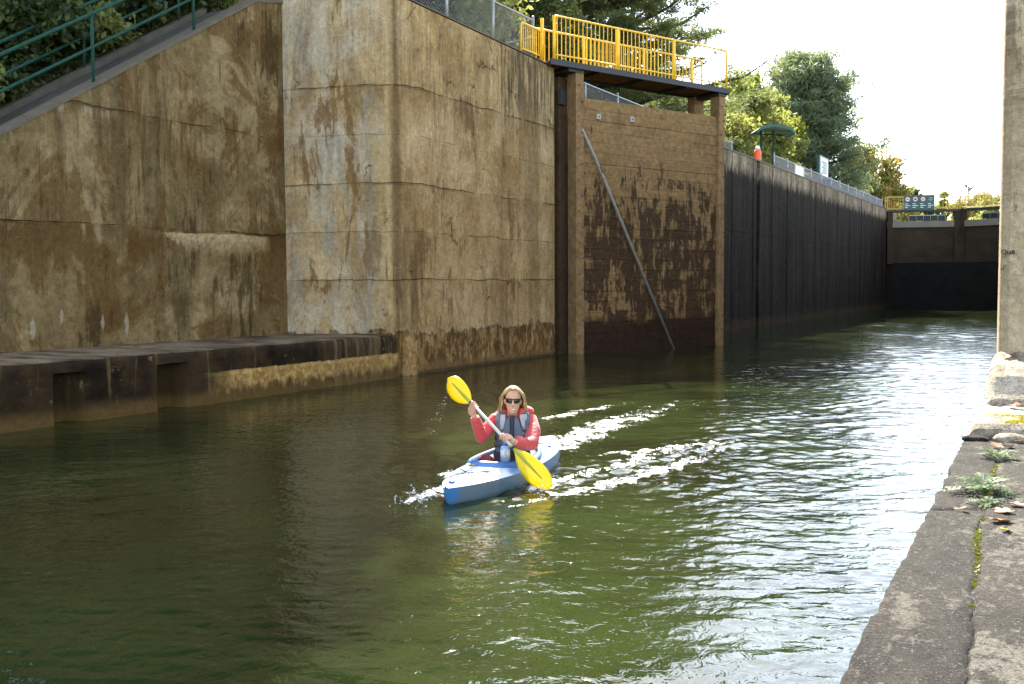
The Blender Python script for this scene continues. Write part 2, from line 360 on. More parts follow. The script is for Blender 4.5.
# ================================================================ SETTING: walls of the lock
XW = -12.15
def ztop(y): return min(7.84, 4.29 + .6 * (y - 9.77))
t_ = thing('retaining_wall', (-14.8, 10, 0), 'brown stained concrete retaining wall whose top slopes up under the green handrails', 'wall')
mb = MB()
ys = [-2, 2, 4.5, 7, 9.77, 12, 14, 15.42, 16.2]
fr = [(y, -1.5) for y in (-2, 16.2)]
prof = [(-2, -1.5), (16.2, -1.5)] + [(y, max(.6, ztop(y))) for y in reversed(ys)]
n = len(prof)
mb.add([(-14.6, y, z) for y, z in prof] + [(-15.02, y, z) for y, z in prof], [tuple(range(n)), tuple(range(n, 2 * n))[::-1]] + [(i, (i + 1) % n, (i + 1) % n + n, i + n) for i in range(n)])
mb.build('wall_face', M['stairwall'], t_, bevel=.03)
mb = MB()
for a, b in zip(ys[1:-1], ys[2:]):
    if ztop(a) < .7: continue
    mb.add([(x, y, ztop(y) + dz) for dz in (-.05, .012) for x, y in ((-14.59, a), (-15.04, a), (-15.04, b), (-14.57, b))],
           [(0, 1, 2, 3), (4, 5, 6, 7), (0, 1, 5, 4), (1, 2, 6, 5), (2, 3, 7, 6), (3, 0, 4, 7)])
mb.build('coping', M['coping'], t_)

t_ = thing('entrance_wall', (-13.5, 20, 0), 'tall buff lock approach wall with cracked pour joints and a pale grey return face, carrying the chain-link fence', 'wall')
fp = [(-14.6, 16.2), (-12.62, 16.76), (-12.42, 16.83), (-12.27, 16.94), (-12.18, 17.1), (XW, 17.34), (XW, 23.85), (-12.2, 24.02), (-12.3, 24.1), (-16.0, 24.1), (-16.0, 16.2)]
ez = lambda x, y: 7.62 + .026 * max(0, 23.7 - y) + .1 * max(0, min(2.5, -12.2 - x)) * (y < 17.5)
MB().prism(fp, -1.5, ez).build('wall_face', M['entrance'], t_, bevel=.04)
cpf = [(-14.6, 16.17), (-12.61, 16.73), (-12.41, 16.8), (-12.25, 16.92), (-12.16, 17.09), (-12.13, 17.34), (-12.13, 23.7), (-12.5, 23.7), (-12.5, 17.2), (-12.75, 17.02), (-14.6, 16.5)]
m_ = MB().prism(cpf, lambda x, y: ez(x, y) + .004, lambda x, y: ez(x, y) + .03).build('coping', M['coping'], t_)

t_ = thing('concrete_ledge', (-13.3, 12, 0), 'low dark concrete ledge at the waterline in front of the sloping wall, with recessed slots', 'ledge')
from mathutils import noise as MN
slots = ((2.2, 2.8), (5.3, 5.85), (8.82, 9.28), (10.6, 11.12))
ysd = [-2 + .09 * k for k in range(int(18.75 / .09))] + [16.75]
for p_ in slots: ysd += [p_[0] - .05, p_[0] - .02, p_[0] + .02, p_[0] + .06, p_[1] - .12, p_[1] - .05, p_[1] + .0, p_[1] + .06]
ysd = sorted(ysd); rings = []
for y in ysd:
    sm_ = lambda q: max(0, min(1, q)) ** 2 * (3 - 2 * max(0, min(1, q))); ins = max(sm_((y - a + .04) / .09) * sm_((b + .05 - y) / .16) for a, b in slots); ring = [(-14.58, y, .88)]
    chip = .05 * max(0, MN.noise((y * 1.7, 3.1, 0)) - .15) + .02 * max(0, MN.noise((y * 5.1, 8.1, 0)))
    for x, z, k in ((-13.8, .885, 0), (-13.2, .88, 0), (-12.7, .88, .3), (-12.4, .875, .5), (XW - .10, .868, .9), (XW - .035, .85, 1), (XW - .008, .815, 1), (XW + .003, .76, .7), (XW + .006, .715, .5)):
        n_ = MN.noise((y * 2.3, x * 2.0, z * 3)); n2 = MN.noise((y * 8, x * 5, z * 9))
        ring.append((x + k * (-chip * 1.2 + .010 * n_ + .006 * n2), y, z + (.012 * n_ + .006 * n2) - k * chip * .9))
    for z in (.74, .70, .66, .62, .54, .50, .44, .36, .28, .2, .1, 0, -.3, -1.5):
        n_ = MN.noise((y * 2.1, z * 2.6, 5)); n2 = MN.noise((y * 7, z * 8, 2))
        lip = .02 if z < .5 and y > 11.4 else 0
        ring.append((XW + .004 + .014 * n_ + .008 * n2 + lip - .34 * ins * max(0, min(1, (.80 + .03 * n_ - z) / .12)), y, z))
    if y > 16.2:      # runs into the flared face
        ring = [(x if x > -14.5 + (y - 16.19) * 3.5 else -14.5 + (y - 16.19) * 3.5, yy_, z) for x, yy_, z in ring]
    rings.append(ring)
MB().loft(rings, True, closed=False).build('ledge_body', M['ledge'], t_, smooth=False)

t_ = thing('chamber_wall', (-13, 57, 0), 'long black stained lock chamber wall with vertical joints and a pale top band', 'wall')
fp = [(-12.9, 24.2), (-12.9, 36.4), (XW, 36.6)]
for y in (39.7, 42.7, 45.8, 48.5, 51.7, 54.6, 57.3, 60.1, 63.8, 67.5, 71.4, 74.6):
    fp += [(XW, y - .05), (XW - .09, y - .05), (XW - .09, y + .05), (XW, y + .05)]
    if y == 42.7: fp += [(XW, 43.25), (XW - .4, 43.25), (XW - .4, 43.75), (XW, 43.75)]
fp += [(XW, 82), (-15.5, 82), (-15.5, 24.2)]
MB().prism(fp, -1.5, 7.18).build('wall_face', M['chamber'], t_)
MB().prism([(XW + .02, 36.62), (XW + .02, 81.9), (-12.75, 81.9), (-12.75, 36.62)], 7.183, 7.25).build('coping', M['coping'], t_)

# right-hand side: entrance wall whose end is seen as a pillar, chamber wall beyond
t_ = thing('lock_pillar', (1, 14, 0), 'tall tan concrete wall end rising like a pillar from the pale stone blocks', 'pillar')
MB().prism([(-.79, 12.95), (-.76, 12.74), (-.66, 12.66), (3.0, 12.2), (3.0, 24), (-.8, 24)], .6, 7.66).build('wall_face', M['pillar'], t_, bevel=.03)
g = MB()   # worn graffiti scrawl on the shaft
def scr(pts):
    g.tube([aty(x, y, 12.655 - (atd(x, y, 11.4).x + .66) * .126 - .004) for x, y in pts], .006, 5)
scr([(1006, 250.5), (1003, 249.5), (1001.5, 252), (1003.5, 254), (1005.5, 252), (1005.5, 250.5), (1005.5, 256), (1003, 258), (1001.5, 256.5)])
scr([(1007.5, 251), (1007.5, 253.5), (1009.3, 254), (1010.3, 251), (1010.6, 254)])
scr([(1012, 252.5), (1014.5, 252), (1013.8, 250.3), (1012, 251.3), (1012.3, 253.6), (1015, 253.6)])
g.build('graffiti', M['black'], t_)
t_ = thing('far_chamber_wall', (-1, 58, 0), 'right hand lock chamber wall beyond the tan pillar', 'wall')
MB().prism([(-2.2, 36.5), (0, 36.5), (0, 24.2), (3, 24.2), (3, 82), (-2.2, 82)], -1.5, 7.18).build('wall_face', M['chamber'], t_)

# sill, far gates
t_ = thing('breast_wall', (-7, 79, 0), 'dark concrete sill wall across the far end of the lock under the closed gates', 'wall')
MB().prism([(XW + .01, 77.6), (-2.21, 77.6), (-2.21, 83), (XW + .01, 83)], -1.5, 3.3).build('wall_face', M['sill'], t_)
def far_leaf(A, B, label, sign=False):
    A, B = Vector((*A, 0)), Vector((*B, 0)); L = (B - A).length; e = (B - A) / L; nn = Vector((e.y, -e.x, 0))
    if nn.y > 0: nn = -nn
    G = lambda a, b, z: A + e * a + nn * b + Vector((0, 0, z))
    t = thing('lock_gate', A, label, 'lock gate', 'closed far lock gates')
    b = MB()
    for i in range(9): b.bar(G(.1, 0, 3.42 + i * .285), G(L - .1, 0, 3.42 + i * .285), .2, .275)
    b.build('gate_boards', M['fartimber'], t)
    MB().bar(G(0, .05, 6.08), G(L, .05, 6.08), .34, .44).build('top_beam', M['farbeam'], t)
    for a in (.2, L - .2): MB().bar(G(a, .06, 3.2), G(a, .06, 7.02), .36, .36, e).build('gate_post', M['fartimber'], t)
    d = MB().bar(G(-.2, -.2, 7.06), G(L + .2, -.2, 7.06), .95, .13).build('walkway_deck', M['darksteel'], t)
    pnl = MB().bar(G(L * .3, .1, 6.52), G(L * .8, .1, 6.52), .06, .36).build('dark_panel', M['black'], t)
    q = MB()
    for k in range(6): q.bar(G(L * (.3 + .1 * k), .14, 6.34), G(L * (.3 + .1 * k), .14, 6.7), .05, .02, e)
    q.bar(G(L * .3, .14, 6.72), G(L * .8, .14, 6.72), .03, .05)
    q.build('panel_frame', M['galv'], pnl)
    for bb in (.22, -.62):
        r = MB()
        for z in (7.24, 8.1): r.tube([G(0, bb, z), G(L, bb, z)], .026, 6)
        rl = r.build('railing', M['farrail'], t)
        for k in range(4): MB().tube([G(L * k / 3, bb, 7.1), G(L * k / 3, bb, 8.1)], .05, 6).build('post', M['farrail'], rl)
        q = MB()
        for k in range(int(L / .3)): q.bar(G(.15 + k * .3, bb, 7.24), G(.15 + k * .3, bb, 8.1), .018, .018, e)
        q.build('balusters', M['farrail'], rl)
    if sign:
        p0, p1 = 1.1, 3.2
        s = thing('regulation_sign', G((p0 + p1) / 2, .3, 7.65), 'dark green sign with four round white symbols on the far yellow railing', 'sign')
        MB().bar(G(p0, .3, 7.64), G(p1, .3, 7.64), .04, 1.08).build('sign_panel', M['sgreen'], s)
        w = (p1 - p0) / 4
        for k in range(4):
            c = G(p0 + w * (k + .5), .33, 7.88); rr = .185 if k < 3 else .14
            def disc(r0, r1, b, mt, nm):
                q = MB(); N = 20
                ring = lambda r: [c + nn * b + e * (r * math.cos(2 * math.pi * i / N)) + Vector((0, 0, r * math.sin(2 * math.pi * i / N))) for i in range(N)]
                q.loft([ring(r0), ring(r1)], False); q.build(nm, M[mt], s, fix=False)
            if k < 3: disc(.001, rr, 0, 'white', 'symbol_disc'); disc(rr * .78, rr, .006, 'red', 'red_ring')
            else: disc(.001, rr, 0, 'textgrey', 'symbol_disc')
            MB().bar(c + nn * .012 - e * .085 , c + nn * .012 + e * .085, .008, .06 if k != 1 else .11).build('pictogram', M['black'], s)
            q = MB()
            for j in range(3): q.bar(G(p0 + w * (k + .15), .325, 7.55 - j * .13), G(p0 + w * (k + (.55 if j != 1 else .85)), .325, 7.55 - j * .13), .006, .045)
            q.build('text_lines', M['white'], s)
far_leaf((XW, 77.45), (-7.45, 79.1), 'closed far lock gate leaf on the left, carrying the green sign', True)
far_leaf((-7.35, 79.1), (-2.3, 77.3), 'closed far lock gate leaf next to the tan pillar, without a sign')

# ================================================================ the open near gate with its yellow walkway
P0, P1 = Vector((-11.78, 24.5, 0)), Vector((-9.47, 29.9, 0))
GL = (P1 - P0).length; ge = (P1 - P0) / GL; gn = Vector((ge.y, -ge.x, 0))
def G(a, b, z): return P0 + ge * a + gn * b + Vector((0, 0, z))
gate = thing('lock_gate', P0, 'open timber lock gate with a yellow railed walkway on top', 'lock gate')
b = MB(); rg = random.Random(3); z = -1.2
while z < 6.9:
    h = min(.29, 6.92 - z); o = rg.uniform(-.007, .007)
    b.bar(G(.18, -.17 + o, z + h / 2 - .002), G(5.7, -.17 + o, z + h / 2 - .002), .28, h - .003); z += .29
b.build('gate_boards', M['boards'], gate, bevel=.006, seg=1)
for a0, a1 in ((-.08, .2), (5.64, 5.9)):
    p = MB().box(G((a0 + a1) / 2, -.1, 3.2), (.36, a1 - a0, 8.84), Matrix((gn, ge, (0, 0, 1))).transposed()).build('gate_post', M['post_t'], gate, bevel=.015)
    for k in range(17): MB().ball(G((a0 + a1) / 2 + (.06 if k % 2 else -.06), .112, .5 + k * .42), .024, 6, 4).build('bolt', M['rust'], p)
for a in (.15, 5.7): MB().box(G(a, -.92, 7.1), (.3, .42, 1.06), Matrix((gn, ge, (0, 0, 1))).transposed()).build('rear_post', M['post_t'], gate, bevel=.015)
d = MB().bar(G(-1.0, -.42, 7.7), G(5.95, -.42, 7.7), 1.12, .05).build('walkway_deck', M['deck_t'], gate)
q = MB()
for bb in (.17, -1.01): q.bar(G(-1.05, bb, 7.685), G(6.0, bb, 7.685), .055, .15)
for a in (-1.02, .75, 2.45, 4.15, 5.97): q.bar(G(a, -.98, 7.63), G(a, .14, 7.63), .06, .085)
q.bar(G(-.1, -.95, 7.58), G(-.1, .1, 7.58), .5, .1); q.bar(G(5.75, -1.0, 7.58), G(5.75, .12, 7.58), .36, .1)
q.build('deck_frame', M['darksteel'], d)
def railing(parent, b_, zt, a0, a1, posts, bal, mid=None, thin=.013):
    r = .028
    m_ = MB().tube([G(a0, b_, 7.74), G(a0, b_, zt - .1), G(a0 + .03, b_, zt - .03), G(a0 + .1, b_, zt), G(a1 - .1, b_, zt), G(a1 - .03, b_, zt - .03), G(a1, b_, zt - .1), G(a1, b_, 7.74)], r, 8)
    m_.tube([G(a0, b_, 7.9), G(a1, b_, 7.9)], r * .8, 8)
    rail = m_.build('railing', M['yellow'], parent, smooth=True)
    for a in posts: MB().tube([G(a, b_, 7.73), G(a, b_, zt)], .042, 8).build('post', M['yellow'], rail, smooth=True)
    a = bal[0]
    while a < bal[1]:
        if min(abs(a - p) for p in posts) > .05: MB().tube([G(a, b_, 7.78), G(a, b_, zt)], thin, 5).build('baluster', M['yellow'], rail)
        a += bal[2]
railing(gate, .1, 8.9, -.87, 5.93, (-.85, 1.42, 3.65), (-.75, 3.6, .15), thin=.012)
railing(gate, -.72, 8.74, -.9, 5.75, (.9, 3.25, 5.3), (-.8, 5.7, .15), thin=.014)
pp = [G(.02, .0, 6.28), G(.20, .06, 5.97), G(.6, .10, 5.29), G(.78, .10, 4.98), G(.9, .10, 4.78)]
pipe = MB().tube(pp + [G(3.72, .10, -.1)], [.042] * 6, 10).build('brace_pipe', M['pipe'], gate, smooth=True)
MB().tube([G(.74, .10, 5.09), G(.84, .10, 4.92)], .052, 10).build('pipe_coupling', M['rust'], pipe)
for a, z_ in ((.8, 6.46), (2.07, 6.5)):
    pl = MB().box(G(a, -.005, z_), (.05, .14, .14), Matrix((gn, ge, (0, 0, 1))).transposed()).build('wall_plate', M['plate'], gate)
    MB().ball(G(a, .025, z_), .025, 6, 4).build('plate_bolt', M['rust'], pl)
tb = thing('fender_timber', (-12.4, 24.4, 0), 'dark upright timber in the gap between the approach wall and the open gate', 'timber')
MB().box((-12.38, 24.5, 3.0), (.42, .5, 8.9)).build('timber_post', M['gap_shade_t'], tb, bevel=.02)
MB().box((-12.13, 24.32, 6.9), (.1, .3, .4)).build('iron_strap', M['darksteel'], tb)

# ================================================================ fences and handrails
def wiremesh(A, B, z0, z1, pitch=.085, r=.0035):
    A, B = Vector(A), Vector(B); L = (B - A).length; e = (B - A) / L; H = z1 - z0; mb = MB()
    n_ = int((L + H) / pitch)
    for k in range(n_):
        for sgn in (0, 1):
            s0 = -H + k * pitch; s1 = s0 + H; lo, hi = max(s0, 0), min(s1, L)
            if hi - lo < .02: continue
            za, zb = (lo - s0), (hi - s0)
            if sgn: za, zb = H - za, H - zb
            mb.tube([A + e * lo + Vector((0, 0, z0 + za)), A + e * hi + Vector((0, 0, z0 + zb))], r, 3, False)
    return mb
def fence(name, A, B, z0, h, posts, label, group=None, pitch=.085, r=.0035, cap=True):
    A, B = Vector((*A, z0)), Vector((*B, z0)); L = (B - A).length; e = (B - A) / L
    t = thing(name, A, label, 'fence', group)
    for s_ in posts:
        p = MB().tube([A + e * s_, A + e * s_ + Vector((0, 0, h + .06))], .035, 8).build('post', M['galv'], t, smooth=True)
        MB().ball(A + e * s_ + Vector((0, 0, h + .08)), .045, 8, 5).build('post_cap', M['galv'], p)
    MB().tube([A + Vector((0, 0, h)), B + Vector((0, 0, h))], .024, 6).build('top_rail', M['galv'], t)
    wiremesh(A, B, .05 + 0, h, pitch, r).build('wire_mesh', M['galv'], t, fix=False)
    return t
fence('chain_link_fence', (-12.33, 16.98), (-12.33, 23.12), 7.7, .98, (0, 2.04, 4.07, 6.1), 'galvanised chain-link fence along the top of the buff approach wall')
# a stub of fence turning inland and the yellow barrier at the walkway end
fence('chain_link_fence', (-12.42, 23.25), (-15.3, 24.0), 7.68, .62, (0, 1.5, 2.9), 'short low wire fence turning inland behind the yellow barrier')
yb = thing('yellow_barrier', (-12.3, 22.7, 7.7), 'short yellow barred barrier at the walkway entrance beside the chain-link fence', 'barrier')
def yr(pts, r=.026): return MB().tube(pts, r, 8)
yA, yB = Vector((-12.22, 22.25, 7.7)), Vector((-12.22, 23.3, 7.7)); uz = Vector((0, 0, 1))
yr([yA, yA + uz * .66, yA + uz * .74 + Vector((0, .06, 0)), yB + uz * .74]).tube([yA + uz * .1, yB + uz * .1], .02, 6).build('barrier_frame', M['yellow'], yb, smooth=True)
for k in range(1, 9):
    p = yA + (yB - yA) * (k / 9); MB().tube([p + uz * .1, p + uz * .74], .012, 5).build('bar', M['yellow'], yb)
MB().tube([Vector((-12.14, 23.22, 7.68)), Vector((-12.14, 23.22, 8.74))], .045, 8).build('end_post', M['yellow'], yb, smooth=True)
fence('chain_link_fence', (-13.0, 25.2), (-13.0, 42.5), 7.2, .72, [k * 2.45 for k in range(8)], 'wire fence on the bank behind the open timber gate', pitch=.12, r=.005)
fence('chain_link_fence', (-12.45, 47.2), (-12.45, 77.2), 7.24, .62, [k * 2.5 for k in range(13)], 'low wire guard fence running along the chamber wall below the white notice board', pitch=.14, r=.009)
wp = thing('white_banner', (-12.4, 51.5, 7.3), 'small pale panel tied to the low fence on the chamber wall', 'panel')
MB().box((-12.40, 51.9, 7.55), (.025, 1.9, .5)).build('panel_sheet', M['white'], wp)
for k in (0, 1): MB().box((-12.38, 50.98 + k * 1.84, 7.55), (.03, .06, .54)).build('batten', M['galv'], wp)

def handrail(x, y0, y1, posts, label, dz=0.0):
    t = thing('green_handrail', (x, posts[0], ztop(posts[0])), label, 'handrail', 'green handrails up the ramp')
    Z = lambda y: 4.29 + .6 * (y - 9.77) + dz
    for h in (.6, 1.16):
        MB().tube([(x, y0, Z(y0) + h), (x, y1, Z(y1) + h)], .032 if h > 1 else .028, 8).build('rail', M['green'], t, smooth=True)
    for y in posts:
        p = MB().tube([(x, y, Z(y) - .05), (x, y, Z(y) + 1.15)], .03, 8).build('post', M['green'], t, smooth=True)
        MB().ball((x, y, Z(y) + 1.17), .042, 8, 5).build('fitting', M['green'], p, smooth=True)
handrail(-14.72, 4.4, 15.9, (4.76, 7.04, 9.32, 11.6, 13.88, 15.8), 'nearer green pipe handrail standing on the sloping wall top')
handrail(-16.05, 4.6, 16.2, (5.6, 7.9, 10.18, 12.46, 14.74), 'farther green pipe handrail on the inner kerb of the ramp')
# ramp between the rails (structure)
mb = MB()
for a, c in zip([4.3, 6, 8, 10, 12, 14], [6, 8, 10, 12, 14, 15.4]):
    mb.add([(-15.03, a, ztop(a) - .07), (-15.95, a, ztop(a) - .07), (-15.95, c, ztop(c) - .07), (-15.03, c, ztop(c) - .07)], [(0, 1, 2, 3)])
o = mb.build('path', M['path']); setp(o, kind='structure')
k_ = MB()
for a, c in zip([4.3, 6, 8, 10, 12, 14], [6, 8, 10, 12, 14, 15.4]):
    k_.add([(x, y, ztop(y) + dz) for dz in (-.3, .05) for x, y in ((-15.95, a), (-16.2, a), (-16.2, c), (-15.95, c))],
           [(0, 1, 2, 3), (4, 5, 6, 7), (0, 1, 5, 4), (1, 2, 6, 5), (2, 3, 7, 6), (3, 0, 4, 7)])
o = k_.build('kerb', M['curb']); setp(o, 'stained concrete kerb along the inner side of the ramp', 'kerb')

# shelter, drum, notice board on the bank
t = thing('canopy_shelter', (-13.6, 45.2, 7.2), 'small green arched canopy on posts above the chamber wall', 'shelter')
c0 = atd(772.5, 131, 48.5); rx = RT.copy(); fx = Vector((-st, ct, 0)); uz = Vector((0, 0, 1))
def arcrow(dep, lift):
    out = []
    for i in range(15):
        s = -1 + 2 * i / 14
        out.append(c0 + rx * (s * .9) + fx * dep + uz * (lift + .46 * math.sqrt(max(0, 1 - (s * .93) ** 2)) - .3 - .05 * s))
    return out
mb = MB(); top0, top1 = arcrow(-.75, .05), arcrow(.75, .05); b0, b1 = arcrow(-.75, -.09), arcrow(.75, -.09)
mb.loft([top0 + b0[::-1], top1 + b1[::-1]]).build('canopy_roof', M['greenroof'], t)
mb = MB()
for dep in (-.7, .7): r_ = arcrow(dep, -.05); mb.tube([r_[1], r_[-2]], .03, 6)
mb.build('roof_frame', M['green'], t)
for sx in (-.55, .05):
    for dep in (0,):
        p = c0 + rx * sx + fx * dep; MB().tube([(p.x, p.y, 7.1), (p.x, p.y, c0.z + .0)], .055, 8).build('post', M['green'], t)
p = atd(757.5, 161, 46.5)
t = thing('marker_post', p, 'stout orange marker post with a pale cap beside the green canopy', 'marker post')
MB().loft([[p + Vector((r * math.cos(a), r * math.sin(a), z)) for a in [2 * math.pi * k / 12 for k in range(12)]] for r, z in ((.19, -.6), (.19, .1), (.18, .4), (.13, .52))]).build('post_body', M['orange'], t, smooth=True)
MB().loft([[p + Vector((r * math.cos(a), r * math.sin(a), z)) for a in [2 * math.pi * k / 12 for k in range(12)]] for r, z in ((.135, .52), (.11, .62), (.05, .68))]).build('cap', M['white'], t, smooth=True)
t = thing('notice_board', (-12.9, 56, 7.2), 'white notice board in a green frame above the chamber wall', 'sign')
X = -12.9; a = atx(818.8, 156, X); b_ = atx(826.3, 179, X); zt, zb = a.z, atx(826.3, 180, X).z
ya, yb2 = a.y, b_.y; zt = (atx(818.8, 156, X).z + atx(826.3, 159.5, X).z) / 2; zb = (atx(818.8, 176, X).z + atx(826.3, 178.5, X).z) / 2
MB().box((X, (ya + yb2) / 2, (zt + zb) / 2), (.16, yb2 - ya + .24, zt - zb + .1)).build('frame', M['sgreen'], t)
f_ = MB().box((X + .09, (ya + yb2) / 2, (zt + zb) / 2), (.03, yb2 - ya - .1, zt - zb - .1)).build('face_panel', M['white'], t)
q = MB()
for k in range(5): q.box((X + .11, (ya + yb2) / 2 + (.1 if k % 2 else -.08), zt - .3 - k * (zt - zb - .45) / 4.6), (.008, (yb2 - ya) * (.5 if k % 2 else .66), .11))
q.build('text_lines', M['textgrey'], f_)
for y in (ya, yb2): MB().box((X - .1, y, (7.1 + zb) / 2 + .1), (.1, .1, zb - 7.0)).build('post', M['sgreen'], t)

# ================================================================ ground
def hill(x, y):
    h0 = np.minimum(7.55, 4.25 + .6 * (np.clip(y, 3, 90) - 9.77)); h0 = np.maximum(h0, .8)
    h0 = np.where(y > 24, 7.12, h0)
    d = -16.2 - x
    k = np.clip((30 - y) / 12, 0.12, 1)
    return h0 - .08 + np.minimum(d * .5, 7 + d * .04) * k + .25 * np.sin(x * .9 + y * .4) * np.clip(d * .3, 0, 1) * k + .12 * np.sin(x * 2.3 - y * 1.7) * np.clip(d * .3, 0, 1) * k
xs = -16.19 - np.concatenate([np.arange(0, 20, .6), np.arange(20, 200, 12)]); yy = np.concatenate([np.arange(-20, 40, .7), np.arange(40, 84, 2), np.arange(84, 420, 20)])
XX, YY = np.meshgrid(xs, yy); ZZ = hill(XX, YY); nx, ny = len(xs), len(yy)
idx = np.arange(nx * ny).reshape(ny, nx); fc = np.stack([idx[:-1, :-1], idx[1:, :-1], idx[1:, 1:], idx[:-1, 1:]], -1).reshape(-1, 4)
o = link('hillside', npmesh('hillside', np.stack([XX, YY, ZZ], -1).reshape(-1, 3), fc, M['soil'], True)); setp(o, kind='structure')
o = MB().prism([(-16.2, 24.12), (-12.9, 24.12), (-12.9, 84), (-16.2, 84)], 6.0, 7.16).build('grass_bank', M['grass']); setp(o, kind='structure')
o = MB().add([(-220, 83, 6.2), (220, 83, 6.2), (420, 520, 6.2), (-420, 520, 6.2)], [(0, 1, 2, 3)]).build('ground', M['grass']); setp(o, kind='structure')
o = MB().prism([(3.01, 12), (60, 12), (60, 84), (3.01, 84)], 5.0, 7.16).build('grass_bank', M['grass']); setp(o, kind='structure')
# ================================================================ TREES
def leaf_mat(name, c0, c1, c2=None, tr=.4, trc=None):
    t = NT(name); r = t.geo.outputs['Random Per Island']
    c = t.mix(t.ss(r, .1, .9), c0, c1)
    if c2: c = t.mix(t.ss(t.noise(t.P, .55, 3), .5, .66), c, c2)
    t.set(c, .55, Specular_IOR_Level=.25)
    tn = t.n.new('ShaderNodeBsdfTranslucent'); t.l(t.mix(.5, c, trc or c1) if trc else c, tn.inputs['Color'])
    mx = t.n.new('ShaderNodeMixShader'); mx.inputs[0].default_value = tr
    t.t.links.new(t.b.outputs[0], mx.inputs[1]); t.t.links.new(tn.outputs[0], mx.inputs[2]); t.t.links.new(mx.outputs[0], t.out.inputs[0])
    return t.mat
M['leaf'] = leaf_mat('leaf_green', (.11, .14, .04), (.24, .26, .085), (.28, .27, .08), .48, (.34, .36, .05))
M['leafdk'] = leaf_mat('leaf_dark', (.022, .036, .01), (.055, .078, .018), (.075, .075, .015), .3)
M['pine'] = leaf_mat('pine_needles', (.06, .085, .032), (.13, .16, .055), (.15, .17, .05), .42, (.28, .32, .08))
M['pine2'] = leaf_mat('pine_needles_blue', (.085, .12, .07), (.16, .2, .105), (.18, .21, .085), .45, (.28, .32, .13))
M['autumn'] = leaf_mat('leaf_autumn', (.2, .2, .05), (.34, .29, .07), (.40, .24, .06), .5)
M['yellowleaf'] = leaf_mat('leaf_yellow', (.17, .2, .025), (.33, .33, .04), None, .5)
M['bark'] = plain('bark', (.07, .055, .04), .9, .4, 5, .05)
M['barkpale'] = plain('bark_pale', (.13, .115, .09), .9, .35, 5, .05)

def leaves(ctr, size, asp, rng, flat=0.0):
    n = len(ctr)
    a = rng.normal(size=(n, 3)); a /= np.linalg.norm(a, axis=1)[:, None]
    b = rng.normal(size=(n, 3)); b[:, 2] *= 1 - flat
    b -= a * (a * b).sum(1)[:, None]; b /= np.linalg.norm(b, axis=1)[:, None] + 1e-9
    s = size * rng.uniform(.55, 1.3, (n, 1))
    a = a * s; b = b * s * asp
    co = np.stack([ctr - a, ctr - a * .1 - b, ctr + a, ctr - a * .1 + b], 1).reshape(-1, 3)
    return co, np.arange(n * 4).reshape(n, 4)
def limb(mb, p, q, r0, r1, sag=0.0, seg=4, rg=random):
    p, q = Vector(p), Vector(q); L = (q - p).length; pts = []
    for i in range(seg + 1):
        f = i / seg; o = Vector((rg.uniform(-1, 1), rg.uniform(-1, 1), rg.uniform(-1, 1))) * L * .035 * (1 if 0 < i < seg else 0)
        pts.append(p.lerp(q, f) + o + Vector((0, 0, -sag * 4 * f * (1 - f))))
    mb.tube(pts, [r0 + (r1 - r0) * i / seg for i in range(seg + 1)], 6); return pts
def broadleaf(name, label, base, h, rad, z0, n, size, mat, seed, cat='tree', group=None, blobs=26, bark='bark', loose=.30, asp=.55, trunk_r=None, squash=1.0):
    rg = random.Random(seed); rng = np.random.default_rng(seed); base = Vector(base)
    t = thing(name, base, label, cat, group)
    tr = trunk_r or h * .018
    mb = MB(); top = base + Vector((rg.uniform(-.3, .3), rg.uniform(-.3, .3), h * .8))
    limb(mb, base - Vector((0, 0, .3)), top, tr, tr * .25, seg=6, rg=rg)
    cz = (h + z0) / 2; hz = (h - z0) / 2; C = []
    for i in range(blobs):
        while True:
            v = Vector((rg.uniform(-1, 1), rg.uniform(-1, 1), rg.uniform(-1, 1)))
            if .35 < v.length < 1: break
        v = v * (.55 + .4 * rg.random()) / max(v.length, .6)
        taper = 1 - .3 * max(0, v.z)
        c = base + Vector((v.x * rad * taper, v.y * rad * taper, cz + v.z * hz)); br = rad * rg.uniform(.2, .42) * squash
        C.append((c, br))
        f = rg.uniform(.25, .8); limb(mb, base + Vector((0, 0, max(z0 * .8, h * f * .8))), c, tr * .35, tr * .07, sag=-.1, rg=rg)
    mb.build('trunk', M[bark], t, smooth=True)
    w = np.array([b ** 2 for c, b in C]); w /= w.sum(); parts = []
    for (c, br), k in zip(C, (w * n).astype(int)):
        d = rng.normal(size=(k, 3)); d /= np.linalg.norm(d, axis=1)[:, None]
        rr = br * (rng.uniform(0, 1, (k, 1)) ** loose) * rng.normal(1, .13, (k, 1))
        lump = 1 + .35 * np.sin(d[:, :1] * 5 + c.x * 3) * np.sin(d[:, 1:2] * 4 + c.y * 2) + .2 * np.sin(d[:, 2:] * 7)
        parts.append(np.array(c)[None] + d * rr * lump * np.array([1, 1, .78]))
    co, fc = leaves(np.concatenate(parts), size, asp, rng)
    link('crown', npmesh('crown', co, fc, M[mat]), t)
    return t
